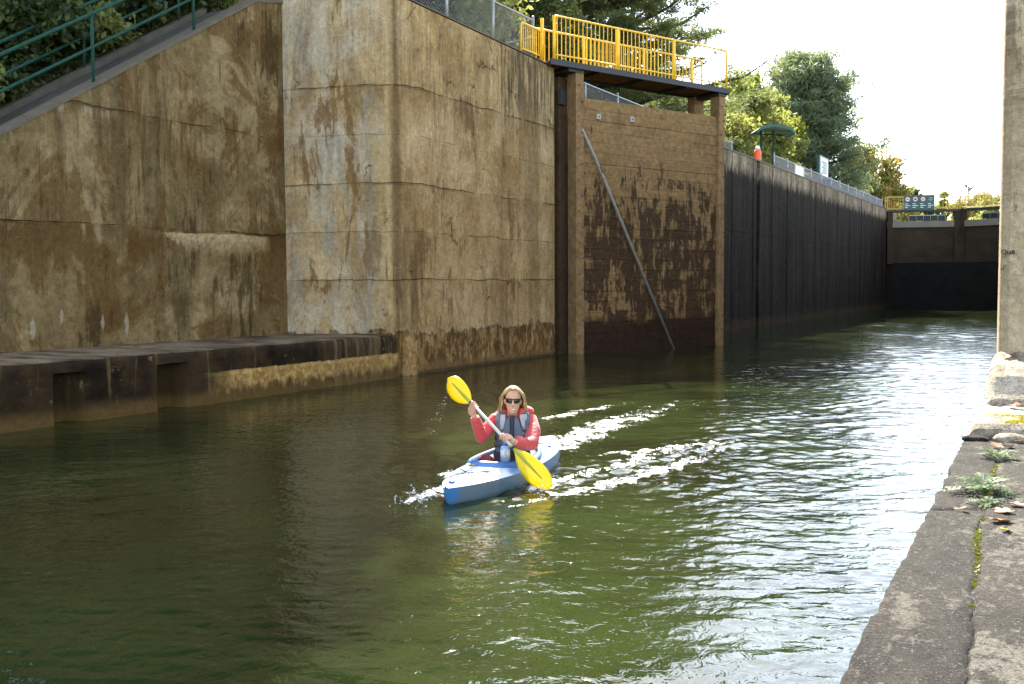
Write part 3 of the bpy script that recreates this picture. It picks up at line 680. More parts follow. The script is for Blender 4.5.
def pine(name, label, base, h, rad, z0, whorls, nbr, tuft, n, size, mat, seed, group=None, shape=.8, rise=.18, asp=.16, tr=.3, per=8):
    rg = random.Random(seed); rng = np.random.default_rng(seed); base = Vector(base)
    t = thing(name, base, label, 'tree', group)
    mb = MB(); limb(mb, base - Vector((0, 0, .3)), base + Vector((.2, .1, h)), tr, .04, seg=8, rg=rg)
    tc = []
    for w in range(whorls):
        f = (w + rg.uniform(-.3, .3)) / whorls; zc = z0 + (h - z0) * f
        L = rad * (1 - f) ** shape * rg.uniform(.75, 1.15) + .35
        if f < .12: L *= .85
        a0 = rg.uniform(0, 6.28)
        for k in range(nbr):
            if rg.random() < .1: continue
            a = a0 + 6.283 * k / nbr + rg.uniform(-.35, .35); Lk = L * rg.uniform(.6, 1.15)
            p = base + Vector((.2 * zc / h, .1 * zc / h, zc)); q = p + Vector((math.cos(a) * Lk, math.sin(a) * Lk, Lk * (rise + .35 * f) * rg.uniform(.4, 1.5)))
            pts = limb(mb, p, q, max(.02, .028 * Lk), .01, sag=.05 * Lk, seg=5, rg=rg)
            for j in range(per):
                g = rg.uniform(.28, 1.05); b = p.lerp(q, g) + Vector((0, 0, -.05 * Lk * 4 * g * (1 - g)))
                side = Lk * .3 * (1.1 - g * .7)
                b += Vector((rg.gauss(0, side * .55), rg.gauss(0, side * .55), rg.gauss(.05, .13)))
                tc.append((b, tuft * rg.uniform(.6, 1.25)))
    mb.build('trunk', M['bark'], t, smooth=True)
    k = max(4, n // max(1, len(tc))); c = np.repeat(np.array([tuple(b) for b, _ in tc]), k, 0); s = np.repeat(np.array([q for _, q in tc]), k)[:, None]
    c = c + rng.normal(size=c.shape) * s * np.array([.5, .5, .27])
    co, fc = leaves(c, size, asp, rng)
    link('crown', npmesh('crown', co, fc, M[mat]), t)
    return t
def gb(px, D, z=None):
    p = atd(px, 284, D); p.z = 7.1 if z is None else z; return p

p = gb(622, 46)
pine('pine_tree', 'big ragged dark pine rising behind the yellow walkway railing', p, 15.5, 5.6, .4, 17, 9, .55, 130000, .17, 'pine', 21, shape=.5, rise=.14, tr=.26, per=13, asp=.11)
pine('pine_tree', 'shaded pine behind the fence left of the yellow walkway', gb(552, 50), 15, 4.4, .4, 16, 9, .55, 90000, .18, 'pine', 22, shape=.5, rise=.14, tr=.24, per=12, asp=.12)
pine('pine_tree', 'dense rounded blue-green pine standing behind the green canopy shelter', gb(802, 76, 6.6), 11.6, 5.3, 1.2, 18, 13, .8, 80000, .25, 'pine2', 23, shape=.46, rise=.24, tr=.22, per=12)
broadleaf('leafy_tree', 'light green leafy tree just right of the timber gate post', gb(742, 62), 7.6, 3.0, .5, 15000, .14, 'leaf', 31, blobs=34)
broadleaf('leafy_tree', 'bright green leafy tree filling the gap under the walkway', gb(694, 57), 6.0, 3.4, .1, 20000, .14, 'leaf', 32, blobs=30)
broadleaf('leafy_tree', 'yellow-green slender tree between the gate post and the rounded pine', gb(775, 70), 6.3, 2.2, .4, 11000, .14, 'yellowleaf', 33, blobs=26)
broadleaf('leafy_tree', 'tall pale green tree between the gate post and the green canopy shelter', gb(756, 68), 8.4, 2.7, .4, 16000, .14, 'leaf', 39, blobs=32)
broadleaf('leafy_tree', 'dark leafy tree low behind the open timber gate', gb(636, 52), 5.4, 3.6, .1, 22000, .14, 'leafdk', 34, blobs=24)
broadleaf('leafy_tree', 'bushy green tree behind the chain-link fence, nearest the return face', gb(420, 31), 8.5, 3.0, .6, 20000, .10, 'leaf', 35, blobs=34)
broadleaf('leafy_tree', 'dense dark green tree behind the middle of the chain-link fence', gb(480, 35), 8, 3.2, .3, 20000, .11, 'leafdk', 36, blobs=36)
broadleaf('leafy_tree', 'sunlit yellow-green tree beside the yellow walkway entrance', gb(532, 40), 7.0, 2.4, .3, 16000, .11, 'leaf', 37, blobs=30)
broadleaf('shrub', 'small yellow shrub between the green canopy and the notice board', gb(787, 57), 1.9, 1.0, .1, 3000, .1, 'yellowleaf', 38, cat='shrub', blobs=14)
broadleaf('autumn_tree', 'olive and orange autumn tree right of the rounded pine', gb(866, 96, 6.4), 8.2, 3.4, .3, 19000, .17, 'autumn', 41, blobs=34)
broadleaf('autumn_tree', 'smaller golden autumn tree at the far end of the chamber wall', gb(888, 112, 6.3), 5.6, 3.2, .3, 10000, .18, 'autumn', 42, blobs=26)
broadleaf('autumn_tree', 'red-orange autumn bush at the foot of the rounded pine', gb(846, 90, 6.6), 3.0, 1.5, .1, 4000, .14, 'autumn', 43, blobs=16)
broadleaf('leafy_tree', 'round dark green tree behind the green regulation sign', gb(917, 170, 6.2), 12.2, 2.6, 4.5, 9000, .28, 'leafdk', 44, blobs=22)
for i, (px, D, h, r, z0_, m, lb) in enumerate([(893, 150, 8.4, 4.2, .3, 'autumn', 'low golden tree left of the green regulation sign'), (941, 185, 12.4, 1.7, 5, 'leaf', 'small pointed green tree right of the green regulation sign'),
        (976, 160, 10.6, 4.2, .3, 'autumn', 'olive tree beyond the right part of the far yellow railing'), (996, 150, 11.2, 4.0, .3, 'leaf', 'green tree half hidden by the tan pillar'), (903, 230, 17.6, 1.6, 9, 'leafdk', 'narrow dark tree on the skyline left of the green sign'), (932, 200, 10.4, 5.0, .3, 'autumn', 'low golden thicket on the far bank directly behind the green sign'), (960, 210, 12.2, 3.0, .3, 'autumn', 'rusty low thicket under the bare twiggy tree')]):
    broadleaf('distant_tree', lb, gb(px, D, 6.2), h, r, z0_, 8000, .26, m, 50 + i, group='trees beyond the far gate', blobs=22)
# bare tree on the skyline
b0 = gb(966, 180, 6.2); bt = thing('bare_tree', b0, 'bare twiggy tree on the skyline above the far railing', 'tree'); rg = random.Random(5); mb = MB()
limb(mb, b0, b0 + Vector((.2, 0, 13)), .22, .05, seg=6, rg=rg)
for k in range(34):
    z_ = rg.uniform(7, 12.8); a = rg.uniform(0, 6.28); L = rg.uniform(.6, 2.2)
    pts = limb(mb, b0 + Vector((.1, 0, z_)), b0 + Vector((math.cos(a) * L, math.sin(a) * L, z_ + L * .7)), .07, .03, seg=3, rg=rg)
    for j in range(2): q = pts[rg.randint(1, 3)]; limb(mb, q, q + Vector((rg.uniform(-.8, .8), rg.uniform(-.8, .8), rg.uniform(.1, .8))), .04, .025, seg=2, rg=rg)
mb.build('trunk', M['barkpale'], bt)
tree_specs = [(-19.2, 12.6, 13, 4.0, 'pale trunked tree at the upper left edge', 'barkpale', .22, 3), (-20.5, 17.0, 15, 4.8, 'dark leafy tree on the slope above the ramp', 'bark', .2, 3), (-23, 20.5, 15, 5, 'tall dark tree farther up the shaded slope', 'bark', .22, 1.5),
              (-17.2, 20.6, 17.5, 5.0, 'dark tree at the head of the ramp', 'bark', .26, 6.5), (-26, 15.5, 14, 5.5, 'deep shaded tree at the back of the slope', 'bark', .25, 1), (-21.2, 27.0, 18, 4.6, 'tall tree behind the near end of the chain-link fence', 'bark', .28, 6.5), (-25, 34, 15, 5.0, 'shaded tree in the wood behind the fence', 'bark', .25, 1), (-27, 27, 16, 5.5, 'large dark tree deep in the wood behind the wall', 'bark', .25, 1), (-16.9, 22.9, 19.5, 3.7, 'tall slender-crowned tree right behind the start of the chain-link fence', 'bark', .24, 8.5), (-18.4, 19.6, 10, 3.6, 'low branching tree at the corner of the wall top', 'bark', .16, .6)]
for i, (x, y, h, r, lb, bk, tr, zc) in enumerate(tree_specs):
    z_ = float(hill(np.array(x), np.array(y)))
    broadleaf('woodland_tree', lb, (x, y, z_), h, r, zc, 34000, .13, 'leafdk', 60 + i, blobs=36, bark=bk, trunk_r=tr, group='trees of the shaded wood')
sh = [(-16.75, 9.6), (-16.7, 10.7), (-16.8, 11.8), (-16.7, 12.9), (-16.8, 14.1), (-16.7, 15.2), (-16.8, 16.6), (-17.2, 8.8), (-17.4, 10.2), (-18.3, 9.5), (-17.3, 18.3), (-18.6, 18.8), (-17.3, 12.2), (-17.6, 13.8), (-17.2, 15.4), (-18.5, 13.0), (-18.8, 14.9), (-17.5, 17.0), (-20.0, 14.2), (-19.4, 16.6), (-18.2, 11.0), (-19.5, 11.8), (-20.6, 15.4), (-21.5, 17.5)]
for i, (x, y) in enumerate(sh):
    rr = random.Random(i); s_ = rr.uniform(.8, 1.5)
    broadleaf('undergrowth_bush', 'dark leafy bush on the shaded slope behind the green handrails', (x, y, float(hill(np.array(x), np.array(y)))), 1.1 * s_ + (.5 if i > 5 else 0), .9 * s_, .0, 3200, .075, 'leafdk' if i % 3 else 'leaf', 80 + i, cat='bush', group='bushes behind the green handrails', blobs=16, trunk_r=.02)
gx = RNG.uniform(0, 1, 26000) ** 1.6 * 7; gy = RNG.uniform(5, 21, 26000); gp = np.stack([-16.25 - gx, gy, hill(-16.25 - gx, gy) + np.abs(RNG.normal(0, .06, 26000)) + .02], 1)
co_, fc_ = leaves(gp, .06, .6, RNG); o = link('ground_cover', npmesh('ground_cover', co_, fc_, M['leafdk'])); setp(o, kind='stuff')
# fallen dead branch
q = thing('dead_branch', (-17.0, 13.2, 6.3), 'pale bare broken branch lying behind the green handrails', 'branch'); mb = MB()
A = atx(118, 46, -16.7); B = atx(132, 14, -16.9); C_ = atx(146, 5, -17)
limb(mb, A, B, .06, .045, seg=4); limb(mb, B, C_, .045, .02, seg=3); limb(mb, A, atx(104, 54, -16.6), .06, .05, seg=3); limb(mb, B, atx(138, 21, -16.9), .03, .015, seg=3)
mb.build('branch_wood', M['barkpale'], q)
# ================================================================ KAYAK
KC = Vector((-4.88, 8.56, 0)); kf = Vector((.145, -.989, 0)).normalized(); kl = Vector((-kf.y, kf.x, 0))
def K(s, b, z): return KC + kf * s + kl * b + Vector((0, 0, z))
HL = 1.46
def kayak_mat(name, base, deck):
    t = NT(name)
    s = t.add(t.mul(t.sub(t.x, KC.x), kf.x), t.mul(t.sub(t.y, KC.y), kf.y)); b = t.add(t.mul(t.sub(t.x, KC.x), kl.x), t.mul(t.sub(t.y, KC.y), kl.y))
    n = t.noise(t.P, 3.2, 4, .6, .8); f = t.noise(t.P, 30, 4)
    if deck:
        m = t.add(t.ss(t.m('ABSOLUTE', t.add(s, .12)), .85, .5), t.mul(t.ss(t.m('ABSOLUTE', b), .15, .3), .6))
        c = t.mix(t.ss(t.add(m, t.mul(t.sub(n, .5), 1.5)), .5, 1.1), (.70, .72, .73), (.12, .26, .48))
    else:
        c = t.mix(t.ss(t.add(t.add(s, .0), t.mul(t.sub(n, .5), 2.2)), .2, 1.0), (.045, .125, .25), (.13, .175, .205))
        c = t.mix(t.ss(s, 1.3, 1.42), c, (.05, .2, .45)); c = t.mix(t.ss(t.z, .05, .0, 0, .6), c, (.06, .12, .13))
    sc = t.noise(t.vec(t.mul(t.x, 14), t.mul(t.y, 60), t.mul(t.z, 60)), 1, 5, .7)
    c = t.mix(t.ss(sc, .62, .7, 0, .3), c, (.35, .38, .40)); c = t.mix(t.ss(t.noise(t.P, 9, 6, .7), .58, .68, 0, .35), c, (.10, .13, .15))
    return t.set(c, t.add(.28, t.mul(sc, .2)), t.bump(f, .002), Specular_IOR_Level=.45)
M['kdeck'] = kayak_mat('kayak_deck_plastic', None, True); M['khull'] = kayak_mat('kayak_hull_plastic', None, False)
M['kblue'] = plain('kayak_blue', (.05, .14, .34), .35, .12, 12); M['kdark'] = plain('cockpit_shadow_foam', (.03, .03, .034), .8)
M['maroon'] = plain('maroon_cloth', (.18, .02, .03), .8, .2, 20); M['decal'] = plain('yellow_decal', (.65, .42, .05), .5)
def beam(u): return .335 * max(0.0, 1 - abs(u) ** 2.1) ** .82 + .014
def sheer(u): return .135 + .022 * u * u
kt = thing('kayak', KC, 'blue and white recreational kayak being paddled across the open water', 'kayak')
mb = MB(); rings = []
for i in range(41):
    u = -1 + 2 * i / 40; B = beam(u); kz = -.11 + .07 * u ** 6; sx = 1 - .03 * 0
    ring = []
    for j in range(17):
        ph = math.pi * j / 16; y = B * math.copysign(abs(math.cos(ph)) ** .75, math.cos(ph)); d = math.sin(ph) ** .62
        z = sheer(u) - (sheer(u) - kz) * d; rake = HL * u - (.10 * d * max(0, (abs(u) - .8) * 5) * (1 if u > 0 else -1))
        ring.append(K(rake, y, z))
    rings.append(ring)
mb.loft(rings, False, closed=False); mb.add(rings[0], [tuple(range(17))]); mb.add(rings[-1], [tuple(range(17))[::-1]])
mb.build('hull', M['khull'], kt, smooth=True)
S0, CA, CB = .06, .58, .265
def deckz(s, b):
    u = max(-1, min(1, s / HL)); B = beam(u)
    return sheer(u) + .075 * (1 - min(1, abs(b) / B) ** 2.2) * (1 - abs(u) ** 3 * .75)
mb = MB(); NA = 96; rings = []
for j in range(9):
    w = j / 8; ring = []
    for k in range(NA):
        ph = 2 * math.pi * k / NA; co, si = math.cos(ph), math.sin(ph)
        u = math.copysign(abs(co) ** .9, co); so, bo = HL * u, beam(u) * (1 if si >= 0 else -1)
        if abs(si) < 1e-6: bo = 0
        si_, bi = S0 + CA * co, CB * si
        s = si_ + (so - si_) * w; b = bi + (bo - bi) * w
        lim = beam(max(-1, min(1, s / HL))); b = max(-lim, min(lim, b))
        ring.append(K(s, b, deckz(s, b) + .002))
    rings.append(ring)
mb.loft(rings, False).build('deck', M['kdeck'], kt, smooth=True)
def oval(k, ds=0.0, db=0.0, dz=0.0): a = 2 * math.pi * k / 48; s, b = S0 + (CA + ds) * math.cos(a), (CB + db) * math.sin(a); return K(s, b, deckz(s, b) + dz)
mb = MB(); N = 48
mb.loft([[oval(k, -.005, -.005, -.02) for k in range(N)], [oval(k, 0, 0, .035) for k in range(N)], [oval(k, .02, .02, .05) for k in range(N)], [oval(k, .045, .045, .035) for k in range(N)], [oval(k, .05, .05, -.005) for k in range(N)]], False)
mb.build('coaming', M['kblue'], kt, smooth=True)
mb = MB(); mb.loft([[oval(k, -.004, -.004, -.0) for k in range(N)], [oval(k, -.03, -.03, -.2) for k in range(N)], [oval(k, -.3, -.2, -.21) for k in range(N)]], True)
mb.build('cockpit_liner', M['kdark'], kt, smooth=True)
mb = MB().box(K(-.13, 0, .1), (.34, .36, .08), Matrix((kl, kf, (0, 0, 1))).transposed()); mb.bar(K(-.32, 0, .08), K(-.40, 0, .36), .34, .05, kl)
mb.build('seat', M['kdark'], kt, bevel=.02)
mb = MB()   # deck lines and hatch
for sg in (1, -1): mb.tube([K(.78, .17 * sg, deckz(.78, .17) + .012), K(.98, .02 * sg, deckz(.98, .02) + .012), K(1.12, -.12 * sg, deckz(1.12, .12) + .01)], .006, 5)
mb.build('deck_cord', M['black'], kt)
mb = MB(); mb.loft([[K(1.34 + .035 * math.cos(a), .03 * math.sin(a), deckz(1.34, 0) + h) for a in [2 * math.pi * k / 12 for k in range(12)]] for h in (.0, .012)])
mb.build('bow_toggle', M['kblue'], kt, smooth=True)
mb = MB(); mb.loft([[K(-.98 + a * math.cos(t), a * .62 * math.sin(t), deckz(-.98 + a * math.cos(t), a * .62 * math.sin(t)) + h) for t in [2 * math.pi * k / 24 for k in range(24)]] for a, h in ((.26, .003), (.26, .02), (.22, .026))])
hh = mb.build('rear_hatch', M['kdeck'], kt, smooth=True)
MB().tube([K(-.74, -.2, deckz(-.74, .2) + .014), K(-.74, .2, deckz(-.74, .2) + .014)], .012, 6).build('hatch_strap', M['kblue'], kt, smooth=True)
mb = MB(); 
for k in range(3): mb.bar(K(.655, -.02 - .05 * k, deckz(.655, .05) + .014), K(.655, -.055 - .05 * k, deckz(.655, .05) + .014), .03, .006)
mb.build('decal', M['decal'], kt)

# ================================================================ PADDLER
D0 = 9.86
def PX(x, y, d=0.0): return atd(x, y, D0 + d)
TO = -Vector((FW.x, FW.y, 0)).normalized(); UZ = Vector((0, 0, 1)); RX = RT.copy()
pers = thing('person', K(0, 0, .1), 'blonde woman in sunglasses, red jacket and grey life vest, paddling while seated in the kayak', 'person')
H1, H2 = PX(474.5, 406.5, -.24), PX(504.5, 438.5, -.46)
AX = (H2 - H1).normalized()
def skin_mat():
    t = NT('skin'); n = t.noise(t.P, 14, 4)
    return t.set(t.mix(n, (.52, .26, .155), (.62, .34, .21)), .5, Subsurface_Weight=.12, Subsurface_Radius=(.03, .012, .006), Specular_IOR_Level=.4)
M['skin'] = skin_mat()
def cloth_mat(name, col, rough, d):
    t = NT(name); w_ = t.noise(t.vec(t.mul(t.x, 9), t.mul(t.y, 9), t.mul(t.z, 22)), 1, 4, .6, 1.2); n = t.noise(t.P, 45, 3)
    return t.set(t.mix(n, tuple(v * .8 for v in col), tuple(v * 1.15 for v in col)), rough, t.bump(t.add(w_, t.mul(n, .12)), d * .4), Sheen_Weight=.25)
M['jacket'] = cloth_mat('red_jacket', (.54, .045, .04), .65, .035)
M['hood'] = cloth_mat('red_hood', (.62, .05, .035), .6, .035)
M['vest'] = plain('vest_grey', (.085, .095, .12), .7, .15, 40); M['vestlight'] = plain('vest_light_grey', (.33, .335, .34), .7, .1, 40)
M['vestblack'] = plain('vest_black', (.018, .018, .022), .7, .2, 40); M['lens'] = plain('sunglass_lens', (.012, .008, .007), .12)
M['lip'] = plain('lips', (.45, .17, .12), .4); M['teeth'] = plain('teeth', (.78, .72, .66), .3)
def hair_mat():
    t = NT('blonde_hair'); n = t.noise(t.vec(t.mul(t.x, 90), t.mul(t.y, 90), t.mul(t.z, 7)), 1, 4, .6)
    return t.set(t.mix(t.ss(n, .3, .7), (.22, .12, .045), (.56, .38, .18)), .42, t.bump(n, .006), Specular_IOR_Level=.4)
M['hair'] = hair_mat()
def remesh(name, mb, vox, mat, parent, smooth_it=6, label=None):
    o = mb.build(name, mat, None)
    r = o.modifiers.new('r', 'REMESH'); r.mode = 'VOXEL'; r.voxel_size = vox
    s = o.modifiers.new('s', 'SMOOTH'); s.iterations = smooth_it; s.factor = .5
    me = bpy.data.meshes.new_from_object(o.evaluated_get(bpy.context.evaluated_depsgraph_get()))
    bpy.data.objects.remove(o)
    me.materials.clear(); me.materials.append(mat); me.polygons.foreach_set('use_smooth', [True] * len(me.polygons))
    return link(name, me, parent)
def ering(c, rx, ry, n=20, ax=None, ay=None, sq=1.0):
    ax = ax or RX; ay = ay or TO
    return [c + ax * (rx * math.copysign(abs(math.cos(t)) ** sq, math.cos(t))) + ay * (ry * math.copysign(abs(math.sin(t)) ** sq, math.sin(t))) for t in [2 * math.pi * k / n for k in range(n)]]
HC = PX(513, 400.5, -.05); hx = (RX + UZ * -.03).normalized(); hf = (TO - UZ * .06).normalized(); hz = hx.cross(hf) * 1.0
if hz.z < 0: hz = -hz
head = [(-.124, .022, .025, .05), (-.115, .038, .040, .042), (-.09, .054, .062, .024), (-.05, .067, .078, .012), (-.01, .073, .088, .004), (.03, .076, .094, -.002), (.07, .072, .09, -.006), (.1, .057, .072, -.008), (.118, .032, .04, -.01), (.124, .01, .012, -.01)]
def hp(x, y, z): return HC + hx * x + hf * y + hz * z
body = MB()
body.loft([ering(hp(0, o, z), w, d, 24, hx, hf) for z, w, d, o in head])
body.loft([ering(hp(0, .092, .02), .008, .008, 8), ering(hp(0, .103, -.005), .012, .012, 8), ering(hp(0, .108, -.03), .017, .016, 8), ering(hp(0, .09, -.043), .014, .012, 8)])
for sx in (-1, 1): body.ball(hp(.076 * sx, -.005, -.01), (.012, .022, .032), 8, 6)
NK, CH, WA, HI = PX(512, 415.5, .02), PX(512, 427, .04), PX(512, 445, .05), PX(512, 463, .04)
body.tube([hp(0, -.02, -.06), NK - UZ * .05], [.055, .06], 14)
SHR, SHL = PX(496.5, 418.5, .03), PX(529, 419, .05)
body.loft([ering(HI, .15, .11), ering(WA, .13, .095), ering(CH, .145, .1), ering(NK - UZ * .03, .12, .075), ering(NK, .06, .055)])
ELR, WRR = PX(481.5, 437, -.09), PX(473.6, 414.5, -.22)
ELL, WRL = PX(531.5, 443.5, -.20), PX(514.5, 442, -.42)
body.tube([SHR, ELR, WRR], [.052, .042, .027], 12); body.tube([SHL, ELL, WRL], [.052, .042, .027], 12)
LEGS = [([K(-.05, .1 * sg, .11), K(.38, .13 * sg, .115), K(.8, .1 * sg, .0)], sg) for sg in (-1, 1)]
for pl_, sg in LEGS: body.tube(pl_, [.08, .06, .045], 12)
def hand(Hc, wr):
    wd = wr - Hc; wd = (wd - AX * wd.dot(AX)).normalized(); v = AX.cross(wd)
    if v.dot(TO) < 0: v = -v
    Mx = Matrix((AX, wd, v)).transposed()
    body.ball(Hc + wd * .055 + v * .012, (.045, .052, .019), 12, 8, Mx)
    body.tube([Hc + wd * .06, wr], [.026, .028], 10)
    for i, (ln, ky) in enumerate([(225, .0), (240, .006), (232, .003), (205, -.006)]):
        o = AX * ((i - 1.5) * .0235); pts = [Hc + o + wd * (.055 + ky) + v * .02]
        for ph in range(35, ln, 27): a = R(ph); pts.append(Hc + o + (wd * math.cos(a) + v * math.sin(a)) * .0275)
        body.tube(pts, [.0105] + [.0098 - .0004 * k for k in range(len(pts) - 1)], 8)
        body.ball(pts[-1], .0085, 8, 5)
    sgn = -1 if (AX.dot(Vector((0, 0, 1))) < 0) else 1
    o = AX * (-.046)
    pts = [Hc + o * .5 + wd * .06 - v * .0, Hc + o + wd * .035 - v * .012, Hc + o * .9 + wd * .008 - v * .03, Hc + o * .75 - wd * .02 - v * .028]
    body.tube(pts, [.015, .013, .0115, .009], 8)
hand(H1, WRR); hand(H2, WRL)
bo = remesh('body', body, .0042, M['skin'], pers, 4)
tr_ = MB()
for pl_, sg in LEGS: tr_.tube([pl_[0], pl_[0].lerp(pl_[1], .5) + Vector((0, 0, .02)), pl_[1], pl_[1].lerp(pl_[2], .6)], [.098, .088, .076, .062], 14)
M['trouser'] = plain('dark_trousers', (.025, .025, .032), .8, .2, 30)
tr_.build('trousers', M['trouser'], pers, smooth=True)
# jacket with sleeves and hood
jk = MB()
jk.loft([ering(PX(512, 462, .04), .162, .118), ering(WA, .15, .11), ering(CH, .165, .115), ering(PX(512.5, 419.5, .03), .15, .095), ering(PX(512.5, 415.5, .03), .10, .08), ering(PX(512.5, 413.5, .03), .07, .065)])
jk.tube([PX(500, 418.5, .03), SHR + UZ * -.015, PX(487.5, 430, -.03), ELR, PX(477.3, 425, -.16), WRR + (ELR - WRR) * .12], [.07, .08, .07, .066, .056, .046], 16)
jk.tube([PX(525, 418.5, .04), SHL + UZ * -.015, PX(533, 431.5, -.07), ELL, PX(523, 444, -.31), WRL + (ELL - WRL) * .08], [.07, .086, .078, .073, .06, .048], 16)
jk.ball(ELR, .061, 12, 8); jk.ball(ELL, .068, 12, 8)
rr = random.Random(2)
for A, B, r in ((SHR, ELR, .066), (ELR, WRR, .054), (SHL, ELL, .073), (ELL, WRL, .058)):   # sleeve folds
    for k in range(5):
        f = (k + .7) / 6; c = A.lerp(B, f); d = (B - A).normalized(); off = Vector((rr.uniform(-1, 1), rr.uniform(-1, 1), rr.uniform(-1, 1))); off = (off - d * off.dot(d)).normalized()
        jk.ball(c + off * r * .42, r * .68, 8, 6)
remesh('jacket', jk, .006, M['jacket'], pers, 5)
hd = MB(); hc = PX(513.5, 412.5, .05)
pts = []
for k in range(15):
    a = R(-52 + 284 * k / 14); pts.append(hc + RX * (.112 * math.cos(a + 0) * 1.12) + TO * (-.085 * math.sin(a)) + UZ * (.018 * math.sin(a) - .01))
hd.tube(pts, [.022 + .028 * math.sin(math.pi * k / 14) + .012 * (k in (2, 3, 11, 12)) for k in range(15)], 10)
hd.ball(PX(527, 411, .07), (.075, .06, .05), 12, 8); hd.ball(PX(521.5, 413, -.01), (.05, .045, .05), 10, 8); hd.ball(PX(502.5, 412.5, .03), (.055, .05, .045), 10, 8); hd.ball(PX(515, 411, .14), (.12, .05, .06), 12, 8)
remesh('hood', hd, .006, M['hood'], pers, 5)
# life vest
vs = MB()
vs.loft([ering(PX(512, 465, .03), .172, .15, 28, sq=.8), ering(PX(512, 455, .03), .176, .155, 28, sq=.8), ering(PX(512, 443, .03), .17, .155, 28, sq=.8), ering(PX(512, 430, .03), .166, .15, 28, sq=.8), ering(PX(512, 423, .03), .145, .14, 28, sq=.8), ering(PX(512, 419, .03), .12, .115, 28, sq=.85), ering(PX(512, 417, .03), .07, .09, 28)])
for x0, x1 in ((500.5, 499), (524.5, 527)):
    vs.tube([PX(x0, 430, -.085), PX(x0, 422, -.085), PX(x0 + .5, 416, -.03), PX(x1, 414.5, .05), PX(x1, 420, .14)], [.05, .052, .047, .045, .045], 12)
vo = remesh('life_vest', vs, .006, M['vest'], pers, 4)
def vdep(x, y): return .03 - .152 * max(0, 1 - (abs(x - 512) / 18) ** 2.6) ** .38 - .004
def patch(nm, outline, mat, th=.018, lift=.0, par=vo, dfun=vdep):
    m_ = MB(); n_ = len(outline); cx = sum(p[0] for p in outline) / n_; cy = sum(p[1] for p in outline) / n_
    A = [PX(x, y, dfun(x, y) - lift) for x, y in outline]; I = [PX(cx + (x - cx) * .8, cy + (y - cy) * .86, dfun(cx + (x - cx) * .8, y) - lift - th) for x, y in outline]
    J = [PX(cx + (x - cx) * .35, cy + (y - cy) * .4, dfun(cx + (x - cx) * .35, y) - lift - th * 1.1) for x, y in outline]
    Bk = [PX(x, y, dfun(x, y) - lift + .04) for x, y in outline]
    m_.loft([Bk, A, I, J]); return m_.build(nm, M[mat], par, smooth=True)
patch('shoulder_panel', [(519.5, 414.5), (526.5, 414), (527.5, 420), (526.8, 429), (524.5, 431), (521.5, 426), (520, 420)], 'vestlight', .02, .012)
patch('shoulder_panel', [(500.5, 414.5), (505.5, 414.5), (505.5, 421), (503.5, 429), (500.5, 431), (499, 424)], 'vestlight', .02, .012)
patch('front_panel', [(505.5, 419), (510, 416), (510.6, 430), (510.4, 446), (500, 446.5), (497.5, 441), (499, 432), (503, 430)], 'vest', .022, .004)
patch('front_panel', [(514, 416), (519, 419), (521, 427), (524, 432), (527.5, 431), (528, 441), (526, 447), (513.2, 446.5), (513.4, 430)], 'vest', .022, .004)
patch('zip_panel', [(510.2, 415.5), (514.2, 415.5), (513.6, 430), (513.8, 449), (510.0, 449), (510.3, 430)], 'vestblack', .006, .016)
lw = MB(); lw.loft([ering(PX(512, y, .03), .179 + .004 * k, .162, 28, sq=.8) for k, y in enumerate((449.5, 452, 458, 465))], False); lw.build('waist_band', M['vestblack'], vo, smooth=True)
for y_ in (437, 444.5): m_ = MB(); m_.loft([ering(PX(512, y_ + q, .03), .178, .166, 28, sq=.8) for q in (-.7, .7)], False); m_.build('strap', M['vestblack'], vo, smooth=True)
MB().box(PX(512, 452, -.14), (.05, .02, .03), Matrix((RX, TO, UZ)).transposed()).build('buckle', M['black'], vo, bevel=.004)
# sunglasses, mouth
sg_ = None; fr = MB()
def hsurf(x, z): return .088 * math.sqrt(max(.02, 1 - (x / .078) ** 2)) + .006
fr.tube([hp(-.078, .0, .016), hp(-.07, .045, .022), hp(-.05, .082, .03), hp(0, .102, .028), hp(.05, .082, .03), hp(.07, .045, .022), hp(.078, .0, .016)], .005, 6)
sg_ = fr.build('sunglasses', M['black'], pers, smooth=True)
for sx in (-1, 1):
    m_ = MB(); ou = []
    for a in [2 * math.pi * k / 18 for k in range(18)]:
        x = sx * .037 + .033 * math.copysign(abs(math.cos(a)) ** .8, math.cos(a)); z = .009 + .023 * math.copysign(abs(math.sin(a)) ** .75, math.sin(a))
        ou.append((x, z))
    A = [hp(x, hsurf(x, z) + .004, z) for x, z in ou]; B = [hp(sx * .037 + (x - sx * .037) * .6, hsurf(sx * .037 + (x - sx * .037) * .6, z) + .011, .009 + (z - .009) * .6) for x, z in ou]
    m_.loft([[hp(x, hsurf(x, z) - .012, z) for x, z in ou], A, B]); m_.build('lens', M['lens'], sg_, smooth=True)
m_ = MB(); up_ = [(-.034, -.058), (-.017, -.065), (0, -.067), (.017, -.065), (.034, -.058)]; lo_ = [(.034, -.059), (.02, -.077), (0, -.083), (-.02, -.077), (-.034, -.059)]
def mouthpt(x, z, d=0): return hp(x, .0865 * math.sqrt(1 - (x / .07) ** 2) + .007 + d, z)
o1 = up_ + lo_; m_.loft([[mouthpt(x, z, -.02) for x, z in o1], [mouthpt(x, z, .0) for x, z in o1], [mouthpt(x * .8, -.0745 + (z + .0745) * .7, .006) for x, z in o1]]); lp = m_.build('lips', M['lip'], pers, smooth=True)
m_ = MB(); o2 = [(x * .88, -.0715 + (z + .0715) * .72) for x, z in o1]; m_.loft([[mouthpt(x, z, .0) for x, z in o2], [mouthpt(x, z, .0075) for x, z in o2]]); m_.build('teeth', M['teeth'], lp, smooth=True)
